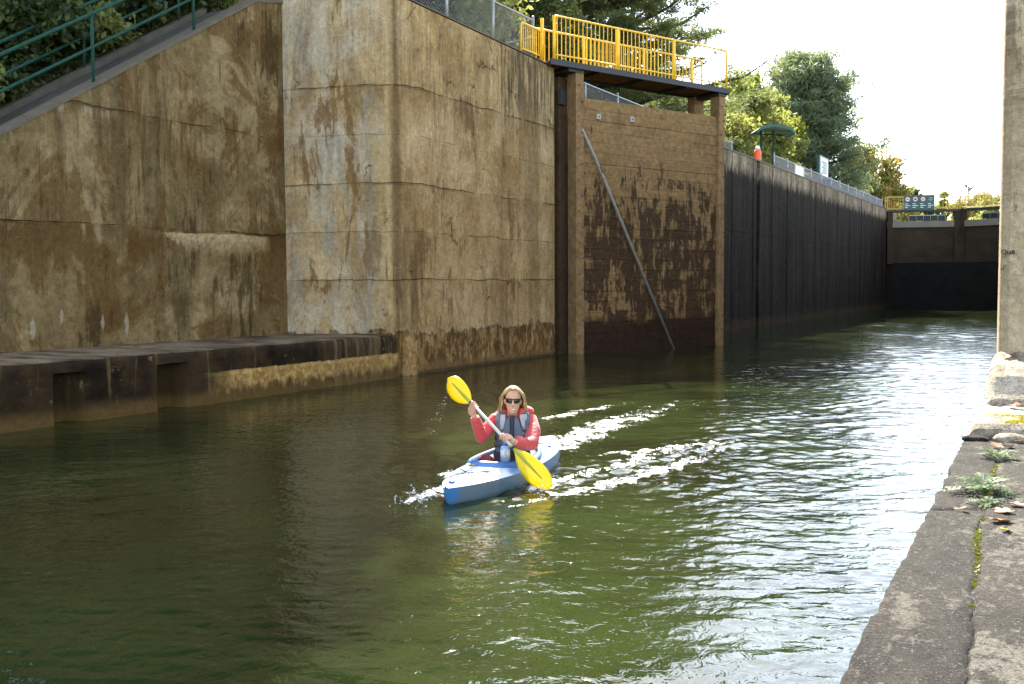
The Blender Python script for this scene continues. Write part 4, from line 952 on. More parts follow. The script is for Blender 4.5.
# hair: cap and lengths falling behind the shoulders
hb = MB(); rows = []; NZ, NTh = 18, 40; pts = {}
def hair_at(i, k):
    z = .137 - .27 * (i / NZ) ** 1.25; th = -math.pi + 2 * math.pi * k / NTh     # th 0 = face
    zz = max(-.05, z); e = math.sqrt(max(.0, 1 - (min(zz, .1359) / .137) ** 2)) if zz > 0 else 1.0
    w, d = (.097 + .012 * min(1, max(0, (.09 - z) / .12))) * max(e, .04), .114 * max(e, .04)
    if z < -.05: w += .004 + (-.05 - z) * .10; d *= 1 - (-.05 - z) * 1.2
    x, y = w * math.sin(th), d * math.cos(th) - .014
    if z < -.06 and y > .02: y = .02
    j = .0035 * math.sin(th * 17 + i * .4) + .006 * math.sin(th * 6 + i * .55)
    return hp(x * (1 + j * 8), y + j, z)
for i in range(NZ + 1):
    for k in range(NTh + 1): pts[i, k] = hair_at(i, k)
def keep(i, k):
    z = .137 - .27 * ((i + .5) / NZ) ** 1.25; th = abs(-math.pi + 2 * math.pi * (k + .5) / NTh)
    if z > .108: return True
    lim = R(30) + R(42) * min(1, (.108 - z) / .07) ** .7 + (R(14) if z < -.06 else 0)
    return th > lim
ids = {}; vs_ = []; fs_ = []
for i in range(NZ):
    for k in range(NTh):
        if keep(i, k):
            q = []
            for a in ((i, k), (i, k + 1), (i + 1, k + 1), (i + 1, k)):
                if a not in ids: ids[a] = len(vs_); vs_.append(pts[a])
                q.append(ids[a])
            fs_.append(tuple(q))
hb.add(vs_, fs_); ho = hb.build('hair', M['hair'], pers, smooth=True)
so = ho.modifiers.new('solid', 'SOLIDIFY'); so.thickness = .02; so.offset = 0.2
sb = ho.modifiers.new('sub', 'SUBSURF'); sb.levels = sb.render_levels = 1

sm_ = MB(); rr = random.Random(31)
for q_ in range(70):
    k = rr.randint(0, NTh); i0 = rr.randint(3, 9); L_ = []
    if not keep(min(NZ - 1, i0 + 3), min(NTh - 1, k)): continue
    amp = rr.uniform(.010, .024); ph = rr.uniform(0, 6)
    for i in range(i0, NZ + 1, 2):
        p = Vector(pts[i, k]); o_ = (p - hp(0, -.014, 0)); o_ = (o_ - hz * o_.dot(hz)); o_ = o_.normalized() if o_.length > 1e-4 else hx
        f = (i - i0) / (NZ - i0); L_.append(p + o_ * (.012 + amp * f * (.7 + .5 * math.sin(ph + f * 5))) + hx * .006 * math.sin(ph + f * 7))
    if len(L_) > 2: sm_.tube(L_, [.0035] * (len(L_) - 1) + [.001], 4)
sm_.build('loose_strands', M['hair'], ho, smooth=True)

# ================================================================ PADDLE
pt = thing('paddle', (H1 + H2) / 2, 'double-bladed paddle with yellow blades and a pale shaft held by the kayaker', 'paddle')
M['shaft'] = plain('paddle_shaft', (.52, .45, .38), .35, .1, 20)
def blade_mat():
    t = NT('yellow_blade'); n = t.noise(t.P, 8, 3); t.set(t.mix(n, (.78, .58, .006), (.88, .68, .012)), .3)
    tn = t.n.new('ShaderNodeBsdfTranslucent'); tn.inputs['Color'].default_value = (.95, .75, .01, 1); mx = t.n.new('ShaderNodeMixShader'); mx.inputs[0].default_value = .35
    t.t.links.new(t.b.outputs[0], mx.inputs[1]); t.t.links.new(tn.outputs[0], mx.inputs[2]); t.t.links.new(mx.outputs[0], t.out.inputs[0]); return t.mat
M['blade'] = blade_mat(); M['rib'] = plain('blade_rib', (.28, .3, .02), .4, .1)
ends = {}
def onshaft(px, py):   # the point of the shaft line nearest the pixel ray
    d = ray(px, py).normalized(); w0 = H1 - EYE; b = AX.dot(d); return H1 + AX * ((b * d.dot(w0) - AX.dot(w0)) / (1 - b * b))
TU, TP, LP_, LT = onshaft(447.5, 378), onshaft(471, 403), onshaft(514, 451), onshaft(545, 492)
MB().tube([onshaft(469.5, 401.5), onshaft(516, 453)], .0155, 12).build('shaft', M['shaft'], pt, smooth=True)
for c in (onshaft(471.3, 403.3), onshaft(512.5, 449)): MB().tube([c - AX * .012, c + AX * .012], [.026, .026], 12).build('drip_ring', M['black'], pt, smooth=True)
def blade(th, tip, wid, tw, flip):
    d = tip - th; L = d.length; d.normalize(); w = d.cross(FW).normalized(); nrm = w.cross(d)
    w = (w * math.cos(tw) + nrm * math.sin(tw)); nrm = w.cross(d)
    if nrm.dot(TO) < 0: nrm = -nrm
    prof = [(0, .018), (.06, .03), (.15, .062), (.28, .092), (.42, .108), (.56, .115), (.7, .11), (.82, .095), (.92, .068), (.98, .034), (1, .01)]
    vs, fs = [], []; nn = 9
    for t, hw in prof:
        for j in range(nn):
            q = -1 + 2 * j / (nn - 1); asy = .014 * math.sin(t * 3.1) * flip
            vs.append(th + d * (t * L) + w * (q * hw * wid / .115 + asy) - nrm * (.022 * (q * q) * math.sin(min(1, t * 1.5) * 1.6) - .02 * t * (1 - t)))
    for i in range(len(prof) - 1):
        for j in range(nn - 1): a = i * nn + j; fs.append((a, a + 1, a + 1 + nn, a + nn))
    o = MB().add(vs, fs).build('blade', M['blade'], pt, smooth=True); sm = o.modifiers.new('solid', 'SOLIDIFY'); sm.thickness = .005
    MB().tube([th - d * .05 + nrm * .008, th + d * L * .3 + nrm * .012, th + d * L * .78 + nrm * .012], [.016, .014, .004], 8).build('rib', M['rib'], o, smooth=True)
blade(TP, TU, .104, R(10), 1); blade(LP_, LT, .108, R(-8), -1)

# bottle and cloth in the cockpit
bc = PX(505.3, 461.5, -.27); bt = thing('water_bottle', bc, 'pale blue water bottle with a white label standing in the cockpit before the woman', 'bottle')
cyl = lambda prof, n=18: MB().loft([[bc + Vector((r * math.cos(a), r * math.sin(a), z)) for a in [2 * math.pi * k / n for k in range(n)]] for r, z in prof])
M['bottle'] = plain('bottle_plastic', (.3, .4, .55), .15, .1); M['label'] = plain('bottle_label', (.55, .58, .58), .4, .15, 30)
cyl([(.04, 0), (.046, .01), (.046, .135), (.04, .15), (.026, .158)]).build('bottle_body', M['bottle'], bt, smooth=True)
cyl([(.0475, .03), (.0475, .115)]).build('label', M['label'], bt, smooth=True)
cyl([(.03, .155), (.03, .178), (.02, .185)]).build('cap', M['kblue'], bt, smooth=True)
dk = MB()
for k in range(4): dk.ball(bc + TO * .049 + Vector((0, 0, .05 + k * .017)) + RX * (.004 * (k % 2)), (.014, .006, .004), 6, 4)
dk.build('label_print', M['textgrey'], bt)
cl = thing('cloth_bundle', K(.3, -.13, .2), 'crumpled maroon cloth bundle tucked in the cockpit beside the bottle', 'cloth'); m_ = MB(); rr = random.Random(9)
for k in range(9): m_.ball(PX(487 + rr.uniform(-5, 8), 459.5 + rr.uniform(-2.5, 3.5), -.2 + rr.uniform(-.06, .06)), (.05, .03, .035), 8, 6, Matrix.Rotation(rr.uniform(0, 3), 3, 'Y'))
remesh('cloth', m_, .008, M['maroon'], cl, 3)
# ================================================================ WATER
def wave_set(lams, dirs, slopes, seed):
    rng = np.random.default_rng(seed); out = []
    for lam, th, s in zip(lams, dirs, slopes):
        k = 2 * math.pi / lam; out.append((k * math.cos(th), k * math.sin(th), s / k, rng.uniform(0, 6.28)))
    return out
rng = np.random.default_rng(4)
TH0 = math.atan2(-FW.y, -FW.x)
A1 = wave_set(rng.uniform(.34, .8, 18), TH0 + rng.normal(.12, .42, 18), np.full(18, WS[0]), 1)
A2 = wave_set(rng.uniform(.11, .34, 40), TH0 + rng.normal(0, .6, 40), np.full(40, WS[1]), 2)
A3 = wave_set(rng.uniform(.055, .11, 30), TH0 + rng.normal(0, .6, 30), np.full(30, WS[2]), 3)
def swirl(X, Y, f, s):
    return np.sin(X * f + 1.3 * np.sin(Y * f * .7 + s)) * np.sin(Y * f * .8 + 1.1 * np.sin(X * f * .6 + 2 * s))
def height(X, Y, dx):
    wx = X + .12 * swirl(X, Y, .9, 1.0); wy = Y + .12 * swirl(X, Y, .8, 2.2)
    calm = .42 + .18 * np.clip((X + 10.5) / 4, 0, 1) + .45 * np.clip((X + 4.6 + .12 * (Y - 8)) / 2.6, 0, 1) + .12 * np.clip((6.8 - Y) / 2.5, 0, 1) * np.clip((X + 5.5) / 3, 0, 1) + .25 * np.clip((Y - 15) / 8, 0, 1)
    gust = .75 + .35 * swirl(X, Y, .55, .6); gust2 = .8 + .5 * swirl(X, Y, .8, 3.1)
    h = np.zeros_like(X)
    for kx, ky, a, p in A1: h += a * np.sin(kx * wx + ky * wy + p)
    calm = calm * (1 - .65 * np.exp(-(((X + 2.55) / .9) ** 2 + ((Y - 4.6) / .55) ** 2)))
    h *= gust * calm; g = np.zeros_like(X)
    for kx, ky, a, p in A2 + A3:
        lam = 2 * math.pi / math.hypot(kx, ky); g += a * np.clip((lam / dx - 2.5) / 2.5, 0, 1) * np.sin(kx * wx + ky * wy + p)
    h += g * gust2 * calm
    # kayak wake
    S = (X - KC.x) * kf.x + (Y - KC.y) * kf.y; B = (X - KC.x) * kl.x + (Y - KC.y) * kl.y
    a = 1.5 - S; ab = np.abs(B); on = np.clip(a / .5, 0, 1) * (a < 14)
    for off, wd, lam, amp in ((.0, .16, .36, .013), (.45, .24, .30, .011), (.95, .3, .26, .008)):
        arm = ab - (.30 + a * .33 - off * .55); env = np.exp(-(arm / (wd + .02 * a)) ** 2) * np.exp(-a * .16) * on
        ph = 2 * math.pi / lam * (ab * .82 - a * .5 + .05 * np.sin(a * 4.1) + .04 * np.sin(B * 7 + a * 3))
        h += amp * env * np.sin(ph)
    ap = np.clip(a, 0, 20); g_ = lambda e, w: np.exp(-(e / w) ** 2)
    rn = lambda v, lo, hi, f: np.clip((v - lo) / f, 0, 1) * np.clip((hi - v) / f, 0, 1)
    wk = g_(B - .88 * np.sqrt(ap), .07 + .05 * ap) * rn(a, .05, 4.6, .5) + g_(B - .33 * ap - .05, .10 + .03 * ap) * rn(a, .8, 4.6, .5) + 1.1 * g_(B - .02 * (ap - 3) ** 2 + .15, .42) * rn(a, 3.0, 9, .8) \
        + g_(B + .38 + .1 * ap, .15) * rn(a, -.05, 2.2, .3) + .8 * g_(B - .53 - .83 * (ap - 2.96), .16) * rn(a, 2.8, 5, .4) + .7 * g_(B + .96 - .3 * (ap - 6), .22) * rn(a, 4.6, 8.6, .6)
    c = np.zeros_like(X); rg2 = np.random.default_rng(21)
    for lam, th, p in zip(rg2.uniform(.07, .26, 36), rg2.uniform(0, 6.28, 36), rg2.uniform(0, 6.28, 36)):
        k = 2 * math.pi / lam; c += (.05 / k) * np.sin(k * (X * math.cos(th) + Y * math.sin(th)) + p)
    h += c * np.clip(wk, 0, 1.2)
    # ripple rings where the blade has just left the water, and drips
    for cx, cy, w, am in ((-3.95, 9.0, 1.2, .008), (-5.7, 8.6, .9, .006), (-1.8, 13.0, 1.6, .006)):
        r = np.hypot(X - cx, Y - cy); h += am * np.exp(-(r / w) ** 2) * np.sin(r * 2 * math.pi / .30)
    return h
ysl = [1.2]
while ysl[-1] < 77.7: ysl.append(ysl[-1] + max(.018, .0026 * ysl[-1]))
ysl = np.array(ysl); xsl = np.concatenate([np.arange(-12.6, -9.0, .05), np.arange(-9.0, -.6, .02)])
XX, YY = np.meshgrid(xsl, ysl); DX = np.maximum(.02, .0026 * YY)
ZZ = height(XX, YY, DX)
nx, ny = len(xsl), len(ysl); idx = np.arange(nx * ny).reshape(ny, nx)
fc = np.stack([idx[:-1, :-1], idx[:-1, 1:], idx[1:, 1:], idx[1:, :-1]], -1).reshape(-1, 4)
def water_mat():
    t = NT('water'); n = t.noise(t.P, .5, 3)
    c = t.mix(t.ss(n, .3, .7), WCOL[0], WCOL[1])
    v = t.vec(t.mul(t.x, 9), t.mul(t.y, 9), 0.0)
    b1 = t.noise(v, 1, 3, .6, .6)
    rr = t.m('SQRT', t.add(t.mul(t.x, t.x), t.mul(t.y, t.y)))
    d = t.n.new('ShaderNodeBump'); d.inputs['Distance'].default_value = .008; d.inputs['Strength'].default_value = 1.0; t.l(b1, d.inputs['Height'])
    # splash foam at the bow, and sun glints painted white along the wake
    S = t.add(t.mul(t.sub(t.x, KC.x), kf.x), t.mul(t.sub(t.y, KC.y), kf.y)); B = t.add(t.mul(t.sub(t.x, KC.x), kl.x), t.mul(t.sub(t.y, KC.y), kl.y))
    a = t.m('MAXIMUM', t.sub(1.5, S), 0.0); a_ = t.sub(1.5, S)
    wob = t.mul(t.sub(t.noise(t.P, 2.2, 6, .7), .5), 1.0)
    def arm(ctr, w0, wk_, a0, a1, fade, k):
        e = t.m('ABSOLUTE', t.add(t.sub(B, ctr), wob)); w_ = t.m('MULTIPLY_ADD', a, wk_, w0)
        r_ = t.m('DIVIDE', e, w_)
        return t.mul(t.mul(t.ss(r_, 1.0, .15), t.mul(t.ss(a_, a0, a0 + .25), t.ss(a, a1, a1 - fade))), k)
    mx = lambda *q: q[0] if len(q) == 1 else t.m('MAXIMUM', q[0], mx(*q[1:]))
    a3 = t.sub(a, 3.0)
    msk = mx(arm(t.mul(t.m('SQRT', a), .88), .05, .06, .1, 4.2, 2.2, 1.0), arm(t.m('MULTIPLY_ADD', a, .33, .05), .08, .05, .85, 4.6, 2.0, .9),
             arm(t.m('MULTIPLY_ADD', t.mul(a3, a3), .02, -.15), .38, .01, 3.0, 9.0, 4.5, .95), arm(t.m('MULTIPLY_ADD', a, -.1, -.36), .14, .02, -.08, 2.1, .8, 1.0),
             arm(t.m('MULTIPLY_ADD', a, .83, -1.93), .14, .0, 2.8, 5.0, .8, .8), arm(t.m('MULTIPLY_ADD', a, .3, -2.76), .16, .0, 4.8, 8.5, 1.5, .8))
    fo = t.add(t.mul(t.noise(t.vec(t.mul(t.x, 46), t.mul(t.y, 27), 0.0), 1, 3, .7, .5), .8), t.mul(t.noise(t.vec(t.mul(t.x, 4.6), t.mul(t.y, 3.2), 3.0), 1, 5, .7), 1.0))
    fm = t.mul(t.ss(t.add(fo, t.mul(msk, .22)), 1.09, 1.15), t.ss(msk, .06, .25)); fm = t.mul(fm, FOAM_GLINT)
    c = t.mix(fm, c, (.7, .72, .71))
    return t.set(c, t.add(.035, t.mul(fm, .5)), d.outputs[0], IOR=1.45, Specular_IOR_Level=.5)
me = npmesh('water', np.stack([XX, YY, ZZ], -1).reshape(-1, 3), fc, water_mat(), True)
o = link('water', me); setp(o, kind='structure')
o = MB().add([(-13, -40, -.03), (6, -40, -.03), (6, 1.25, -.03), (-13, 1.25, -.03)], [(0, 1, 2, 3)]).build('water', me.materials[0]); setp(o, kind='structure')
# droplets falling from the raised blade and thrown up at the bow
dm = NT('water_drop'); M['drop'] = dm.set((.8, .82, .82), .05, Transmission_Weight=.5, IOR=1.33)
mb = MB(); rr = random.Random(12)
for i in range(42):
    f = rr.random(); mb.ball(PX(447 - 17 * f ** 1.2 + rr.gauss(0, 1.0 + 3 * f), 390 + 46 * f + rr.uniform(-3, 3), rr.uniform(-.15, .1)), rr.choice((.002, .0025, .003, .004, .0055)), 6, 4)
for i in range(60): mb.ball(K(1.5 + rr.gauss(.0, .12), -.12 - abs(rr.gauss(0, .17)), .015 + abs(rr.gauss(0, .045))), rr.uniform(.003, .010), 6, 4)
for i in range(30): mb.ball(PX(541 + rr.gauss(0, 4), 488 + rr.uniform(-3, 7), -.95 + rr.uniform(-.1, .1)), rr.uniform(.003, .008), 6, 4)
o = mb.build('water_drops', M['drop'], None, smooth=True); setp(o, kind='stuff')

# ================================================================ RIGHT-HAND QUAY
edge_pts = [(-6, -.68), (0, -.70), (3.78, -.751), (4.38, -.769), (5.52, -.788), (7.07, -.828), (9.97, -.895), (10.6, -.905)]
crack_pts = [(-6, -.05), (0, -.12), (3.2, -.27), (4.06, -.32), (4.87, -.37), (6.7, -.485), (7.64, -.5), (9.12, -.535), (10.6, -.57)]
def itp(pts, y): return float(np.interp(y, [p[0] for p in pts], [p[1] for p in pts]))
def wob(y, s): return .010 * math.sin(y * 5.3 + s) + .008 * math.sin(y * 13.1 + 2 * s) + .006 * math.sin(y * 31 + s * 3)
def slab(name, y0, y1, xl, xr, z, mat, label, cat, rough, ledge=True):
    t = thing(name, ((xl(y0) + xr(y0)) / 2, (y0 + y1) / 2, z), label, cat)
    ny = max(8, int((y1 - y0) / .05)); nx = 26; rg = random.Random(int(y0 * 10) + 77); vs = []
    for i in range(ny + 1):
        y = y0 + (y1 - y0) * i / ny; a, b = xl(y), xr(y); a += (.05 * max(0, MN.noise((y * 2.7, 1.5, y0)) - .12) + .012 * MN.noise((y * 9, 4.5, y0))) if ledge else 0; row = [(a - .0, y, -1.2), (a, y, z - .10)]
        for j in range(nx + 1):
            q = j / nx; q = q ** 1.6; x = a + (b - a) * q; dl = x - a; dr = b - x
            ends = min(y - y0, y1 - y)
            zz = z - .016 * math.exp(-dl / .016) - .008 * math.exp(-dr / .010) - .02 * math.exp(-ends / .015) + rough * (math.sin(x * 23 + y * 7) * math.sin(y * 11 - x * 9) + .6 * math.sin(x * 51 + y * 37) + .5 * rg.uniform(-1, 1))
            if ledge: zz += .006 * (1 - 1 / (1 + math.exp(-(dl - .11) / .012))) * -1.4
            row.append((x, y, zz))
        row += [(b, y, z - .10), (b, y, -1.2)]; vs += row
    w = nx + 5; fs = [(i * w + j, i * w + j + 1, (i + 1) * w + j + 1, (i + 1) * w + j) for i in range(ny) for j in range(w - 1)]
    fs += [tuple(range(w))[::-1], tuple(range(ny * w, ny * w + w))]
    MB().add(vs, fs).build('slab', mat, t, smooth=True); return t
slab('coping_slab', -6, 7.115, lambda y: itp(edge_pts, y) + wob(y, 1) * .2, lambda y: itp(crack_pts, y) - .004 + wob(y, 2) * .7, .4, M['quayA'], 'dark mottled concrete coping along the water, nearest part', 'coping', .0022)
slab('coping_slab', 7.16, 10.48, lambda y: itp(edge_pts, y) + wob(y, 1) * .2, lambda y: itp(crack_pts, y) - .005 + wob(y, 2) * .7, .396, M['quayA'], 'dark concrete coping along the water between the cross joint and the pale blocks', 'coping', .0022)
slab('quay_slab', -6, 10.48, lambda y: itp(crack_pts, y) + .005 + wob(y, 2) * .7, lambda y: 3.0, .405, M['quayB'], 'paler grey quay paving on the landward side of the weedy crack', 'paving', .0022, False)
o = MB().prism([(-.55, -6), (3.0, -6), (3.0, 10.5), (-.7, 10.5)], -1.2, .388).build('ground_soil', M['quayA']); setp(o, kind='structure')
o = MB().prism([(3.01, -40), (60, -40), (60, 12), (3.01, 12)], -1.2, .39).build('grass_bank', M['grass']); setp(o, kind='structure')
def block(name, prof, xl0, x1, label, seed, mat='block'):
    t = thing(name, (xl0 + .3, prof[0][0], prof[0][1]), label, 'stone block'); rg = random.Random(seed)
    prof = [(y, z) for y, z in prof]; P_ = []
    for (a, b) in zip(prof, prof[1:]):
        m_ = max(1, int(math.hypot(b[0] - a[0], b[1] - a[1]) / .05)); P_ += [(a[0] + (b[0] - a[0]) * i / m_, a[1] + (b[1] - a[1]) * i / m_) for i in range(m_)]
    P_.append(prof[-1]); xsb = [xl0, xl0 + .012, xl0 + .05, xl0 + .09] + [xl0 + .09 + .06 * k for k in range(1, int((x1 - xl0) / .06))]
    zb = .2; vs = []
    for k, x in enumerate(xsb):
        for i, (y, z) in enumerate(P_):
            e = max(0, 1 - (x - xl0) / .09); o = .006 * math.sin(x * 27 + y * 11 + seed) + .005 * rg.uniform(-1, 1) + .012 * math.sin(x * 7 + seed) * math.sin(y * 6)
            vs.append((x, y + (o if i else 0) + .05 * e * e * (1 if i < len(P_) / 2 else 0), max(zb, z + o - .085 * e ** 2)))
        # bottom
    m_ = len(P_); fs = [(k * m_ + i, k * m_ + i + 1, (k + 1) * m_ + i + 1, (k + 1) * m_ + i) for k in range(len(xsb) - 1) for i in range(m_ - 1)]
    nb = len(vs); 
    for y, z in P_: vs.append((xl0, y + (.05 if P_.index((y, z)) < m_ / 2 else 0), -1.0))
    fs += [(i, i + 1, nb + i + 1, nb + i) for i in range(m_ - 1)]
    MB().add(vs, fs).build('stone', M[mat], t, smooth=False); return t
block('stone_block', [(10.5, .2), (10.5, .5), (10.56, .545), (11.0, .575), (11.66, .605)], -.865, 3.0, 'low pale stone step with yellow moss on its dark front edge', 3)
block('stone_block', [(11.62, .3), (11.62, .665), (11.68, .71), (11.85, .88), (12.1, .99), (12.66, 1.1), (12.9, 1.12)], -.815, 3.0, 'sloping white stone block at the foot of the tan pillar', 5)
rl = thing('rubble_stone', (-.45, 10.42, .4), 'rounded lichen-spotted lump of stone in front of the pale step', 'stone'); m_ = MB(); rr = random.Random(4)
def lump(c, r, seed):
    rg = random.Random(seed); m = MB(); m.ball((0, 0, 0), r, 14, 10); ph = [rg.uniform(0, 6) for _ in range(4)]
    m.v = [tuple(Vector(c) + Vector(v) * (1 + .14 * math.sin(v[0] * 23 + ph[0]) * math.sin(v[1] * 19 + ph[1]) + .1 * math.sin(v[2] * 31 + ph[2]))) for v in m.v]; return m
lump((-.5, 10.4, .42), (.14, .09, .07), 3).build('stone', M['block'], rl, smooth=True)
rl = thing('rubble_stone', (-.8, 10.42, .4), 'flat grey broken stone on the coping corner in front of the pale step', 'stone'); lump((-.80, 10.4, .4), (.11, .07, .04), 8).build('stone', M['quayA'], rl, smooth=True)
# moss, weeds, fallen leaves
M['moss'] = leaf_mat('moss', (.10, .115, .012), (.22, .22, .02), None, .2); M['mossy'] = leaf_mat('moss_yellow', (.3, .27, .015), (.5, .42, .03), None, .2)
M['weed'] = leaf_mat('weed_leaf', (.06, .11, .035), (.14, .2, .07), None, .35)
def mosspatch(cs, mat, name, n, size, seed):
    rng = np.random.default_rng(seed); P_ = []
    for x, y, z, rx, ry, k in cs:
        v = rng.normal(size=(k, 2)) * .45; P_.append(np.stack([x + v[:, 0] * rx, y + v[:, 1] * ry, z + .02 * np.exp(-(v ** 2).sum(1) * 3) * rng.uniform(.3, 1, k)], 1))
    co, fc = leaves(np.concatenate(P_), size, .7, rng); o = link(name, npmesh(name, co, fc, M[mat])); setp(o, kind='stuff'); return o
cs = []; rr = random.Random(6)
for y in np.arange(4.75, 10.2, .09):
    k = .3 + .7 * math.exp(-((y - 6.3) / .8) ** 2) + .5 * math.exp(-((y - 8.6) / .6) ** 2)
    if rr.random() < k: cs.append((itp(crack_pts, y) + rr.uniform(-.01, .012), y, .385, .075 * k + .015, .075, int(230 * k)))
mosspatch(cs, 'moss', 'moss', 0, .007, 1)
mosspatch([(-.47 + rr.uniform(-.06, .25), 10.58 + rr.uniform(-.05, .3), .555, .07, .1, 160) for k in range(10)] + [(-.72 + rr.uniform(-.05, .3), 10.95, .575, .1, .06, 70) for k in range(4)], 'mossy', 'moss', 0, .008, 2)
def weed(c, n, L, seed, label):
    t = thing('weed_plant', c, label, 'plant'); rg = random.Random(seed); c = Vector(c); sb = MB()
    stem = MB(); stem.tube([c, c + Vector((.01, 0, .05))], [.006, .003], 6); stem.build('stem', M['weed'], t)
    for k in range(n):
        a = 6.283 * k / n + rg.uniform(-.4, .4); l = L * rg.uniform(.6, 1.15); el = rg.uniform(.35, 1.15); d = Vector((math.cos(a), math.sin(a), 0)); m_ = MB(); pts = []
        for i in range(9):
            f = i / 8; pts.append(c + d * (l * f * math.cos(el * (1 - f * .6))) + Vector((0, 0, l * (math.sin(el) * f - .55 * f * f) + .01)))
        m_.tube(pts, [.003 - .0025 * i / 8 for i in range(9)], 4); s = d.cross(Vector((0, 0, 1)))
        for i in range(2, 9):
            w = l * .22 * math.sin(math.pi * (i / 9) ** .8) + .006; p = pts[i]; fwd = (pts[min(i, 7) + 1 if i < 8 else 8] - pts[i - 1]).normalized()
            for sg in (-1, 1):
                q = p + s * sg * w + fwd * w * .5 + Vector((0, 0, rg.uniform(-.3, .1) * w)); e = fwd * w * .28
                m_.add([p - e * .5, q - e * .1 - s * sg * w * .3 - e, q, q - s * sg * w * .4 + e], [(0, 1, 2, 3)])
        m_.build('leaf', M['weed'], t, fix=False)
weed((-.545, 7.75, .395), 15, .26, 3, 'leafy green weed growing from the crack beyond the cross joint')
weed((-.49, 7.35, .395), 9, .15, 4, 'smaller low weed in the crack right at the cross joint')
weed((-.56, 9.35, .395), 11, .22, 5, 'thin green weed in the crack near the pale stone blocks')
M['leafo'] = plain('leaf_orange', (.5, .17, .04), .6, .35, 40, .003); M['leafy'] = plain('leaf_gold', (.62, .36, .03), .6, .25, 40, .003); M['leafb'] = plain('leaf_brown', (.24, .1, .045), .7, .4, 40, .003)
def fallen(c, r, rot, mat, label, seed, group=None, cat='leaf', curl=.35):
    rg = random.Random(seed); t = thing('fallen_leaf', c, label, cat, group); c = Vector(c); m_ = MB(); n_ = 30
    Rz = Matrix.Rotation(rot, 3, 'Z') @ Matrix.Rotation(rg.uniform(-.25, .25), 3, 'X') @ Matrix.Rotation(rg.uniform(-.25, .25), 3, 'Y'); ph = rg.uniform(0, 6)
    P2 = lambda f, a: Rz @ Vector((f * math.cos(a), f * math.sin(a) * .8, curl * f * f / r * (.6 + .4 * math.sin(a * 2 + ph)) * .6)) + c + Vector((0, 0, .006))
    out = [r * (.62 + .38 * abs(math.cos(2.5 * a)) ** .7) for a in [2 * math.pi * k / n_ for k in range(n_)]]
    vs = [P2(0, 0)] + [P2(out[k] * .5, 2 * math.pi * k / n_) for k in range(n_)] + [P2(out[k], 2 * math.pi * k / n_) for k in range(n_)]
    fs = [(0, 1 + k, 1 + (k + 1) % n_) for k in range(n_)] + [(1 + k, 1 + n_ + k, 1 + n_ + (k + 1) % n_, 1 + (k + 1) % n_) for k in range(n_)]
    m_.add(vs, fs); o = m_.build('leaf_blade', M[mat], t, fix=False); so = o.modifiers.new('s', 'SOLIDIFY'); so.thickness = .0015
    MB().tube([P2(0, 0), P2(r * 1.3, math.pi)], [.0025, .0015], 5).build('leaf_stalk', M[mat], t)
def on(px, py, z=.41): return atz(px, py, z)
fallen(on(1001, 522), .075, .4, 'leafo', 'large curled orange leaf beside the weed at the cross joint', 1)
fallen(on(1006, 531), .045, 1.4, 'leafy', 'small golden leaf just below the large orange leaf', 2)
fallen(on(1004, 512), .07, 2.4, 'leafb', 'brown curled leaf behind the large orange leaf', 3)
fallen(on(962, 509), .06, .2, 'leafb', 'dark brown leaf caught in the cross joint of the coping', 4)
GRP = 'leaves scattered before the pale step'; LB = 'fallen autumn leaf among others in front of the pale stone step'
rr = random.Random(15)
for i, (px, py) in enumerate([(978, 436), (984, 439), (991, 437), (997, 446), (1003, 444), (1010, 447), (1014, 439), (1020, 442), (1006, 437), (1017, 505), (1021, 434)]):
    fallen(on(px, py, .415), rr.uniform(.04, .065), rr.uniform(0, 6), rr.choice(['leafo', 'leafb', 'leafb', 'leafo']), LB if py < 480 else 'single brown leaf lying on the paler quay paving', 20 + i, GRP if py < 480 else None)
GRP2 = 'leaves on the white block'; 
for i, (px, py, Y) in enumerate([(1006, 357.5, 12.4), (1012, 356, 12.45), (1019, 358, 12.38), (1015, 354.5, 12.5), (1013, 407, 11.4), (1019, 406, 11.42), (1022, 385, 11.85)]):
    fallen(aty(px, py, Y) + Vector((0, 0, .01)), rr.uniform(.045, .07), rr.uniform(0, 6), rr.choice(['leafb', 'leafo']), 'rust coloured leaf lying on the pale stone blocks by the pillar', 40 + i, GRP2)
fl = atz(923, 405, .02); fallen(fl, .055, 1.0, 'leafo', 'orange leaf floating on the open water', 60)
GRP3 = 'leaves on the dark ledge'
for i, (px, py) in enumerate([(28, 348), (137, 347), (2, 353), (230, 338)]): fallen(atz(px, py, .89), .07, i, 'leafb', 'brown leaf lying on the dark ledge below the sloping wall', 70 + i, GRP3)

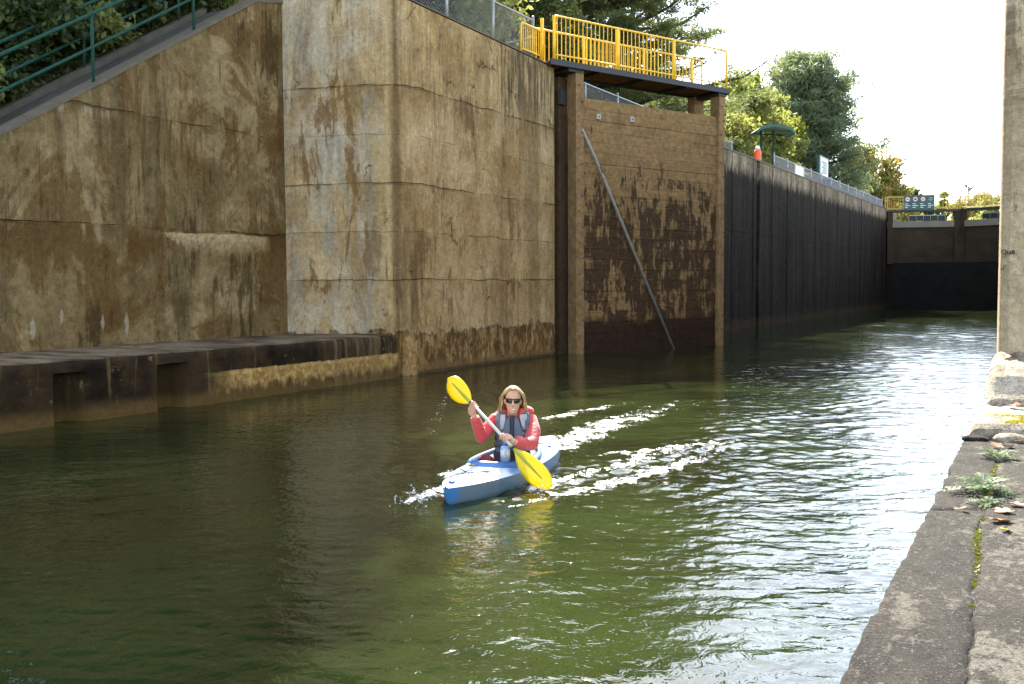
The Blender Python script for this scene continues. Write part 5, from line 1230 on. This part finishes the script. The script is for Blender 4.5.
# ================================================================ LIGHT, SKY, CAMERA
sd = Vector((math.sin(SUN_AZ) * math.cos(SUN_EL), math.cos(SUN_AZ) * math.cos(SUN_EL), math.sin(SUN_EL)))
sl = bpy.data.lights.new('sun', 'SUN'); sl.energy = SUN_E; sl.angle = R(.55); sl.color = (1, .93, .82)
so = bpy.data.objects.new('sun', sl); COL.objects.link(so); so.rotation_euler = sd.to_track_quat('Z', 'Y').to_euler(); so.location = (0, 0, 40)
w = bpy.data.worlds.new('World'); SC.world = w; w.use_nodes = True; nt = w.node_tree
sky = nt.nodes.new('ShaderNodeTexSky'); sky.sky_type = 'NISHITA'; sky.sun_disc = False; sky.sun_elevation = SUN_EL; sky.sun_rotation = SUN_AZ % (2 * math.pi)
sky.air_density = 1.0; sky.dust_density = .7; sky.ozone_density = 1.0
hs = nt.nodes.new('ShaderNodeHueSaturation'); hs.inputs['Saturation'].default_value = SKY_SAT
nt.links.new(sky.outputs[0], hs.inputs['Color']); nt.links.new(hs.outputs[0], nt.nodes['Background'].inputs[0]); nt.nodes['Background'].inputs[1].default_value = SKY_E
if HAZE:
    hm = bpy.data.materials.new('haze_air'); hm.use_nodes = True; hn = hm.node_tree; hn.nodes.remove(hn.nodes['Principled BSDF'])
    pv = hn.nodes.new('ShaderNodeVolumePrincipled'); pv.inputs['Color'].default_value = (.95, .96, .97, 1); pv.inputs['Density'].default_value = HAZE; pv.inputs['Anisotropy'].default_value = .35
    hn.links.new(pv.outputs[0], hn.nodes['Material Output'].inputs['Volume'])
    o = MB().box((0, 220, 15.2), (1000, 640, 36.4)).build('haze', hm); setp(o, kind='stuff')
cam = bpy.data.cameras.new('camera'); cam.sensor_width = 36; cam.lens = F * 36 / 1024; cam.clip_end = 3000; cam.clip_start = .05
co = bpy.data.objects.new('camera', cam); COL.objects.link(co)
rx_, ux_ = RT * _c - UP * _s, RT * _s + UP * _c
co.matrix_world = Matrix.Translation(EYE) @ Matrix((rx_, ux_, -FW)).transposed().to_4x4()
SC.camera = co
v = SC.view_settings; v.view_transform = 'Standard'; v.look = 'None'; v.exposure = EXPO; v.gamma = 1; v.use_curve_mapping = False
SC.render.engine = 'CYCLES'; cy = SC.cycles; cy.max_bounces = 7; cy.diffuse_bounces = 3; cy.glossy_bounces = 3; cy.transmission_bounces = 4; cy.transparent_max_bounces = 6
cy.caustics_reflective = False; cy.caustics_refractive = False; cy.use_denoising = True; cy.sample_clamp_direct = 0
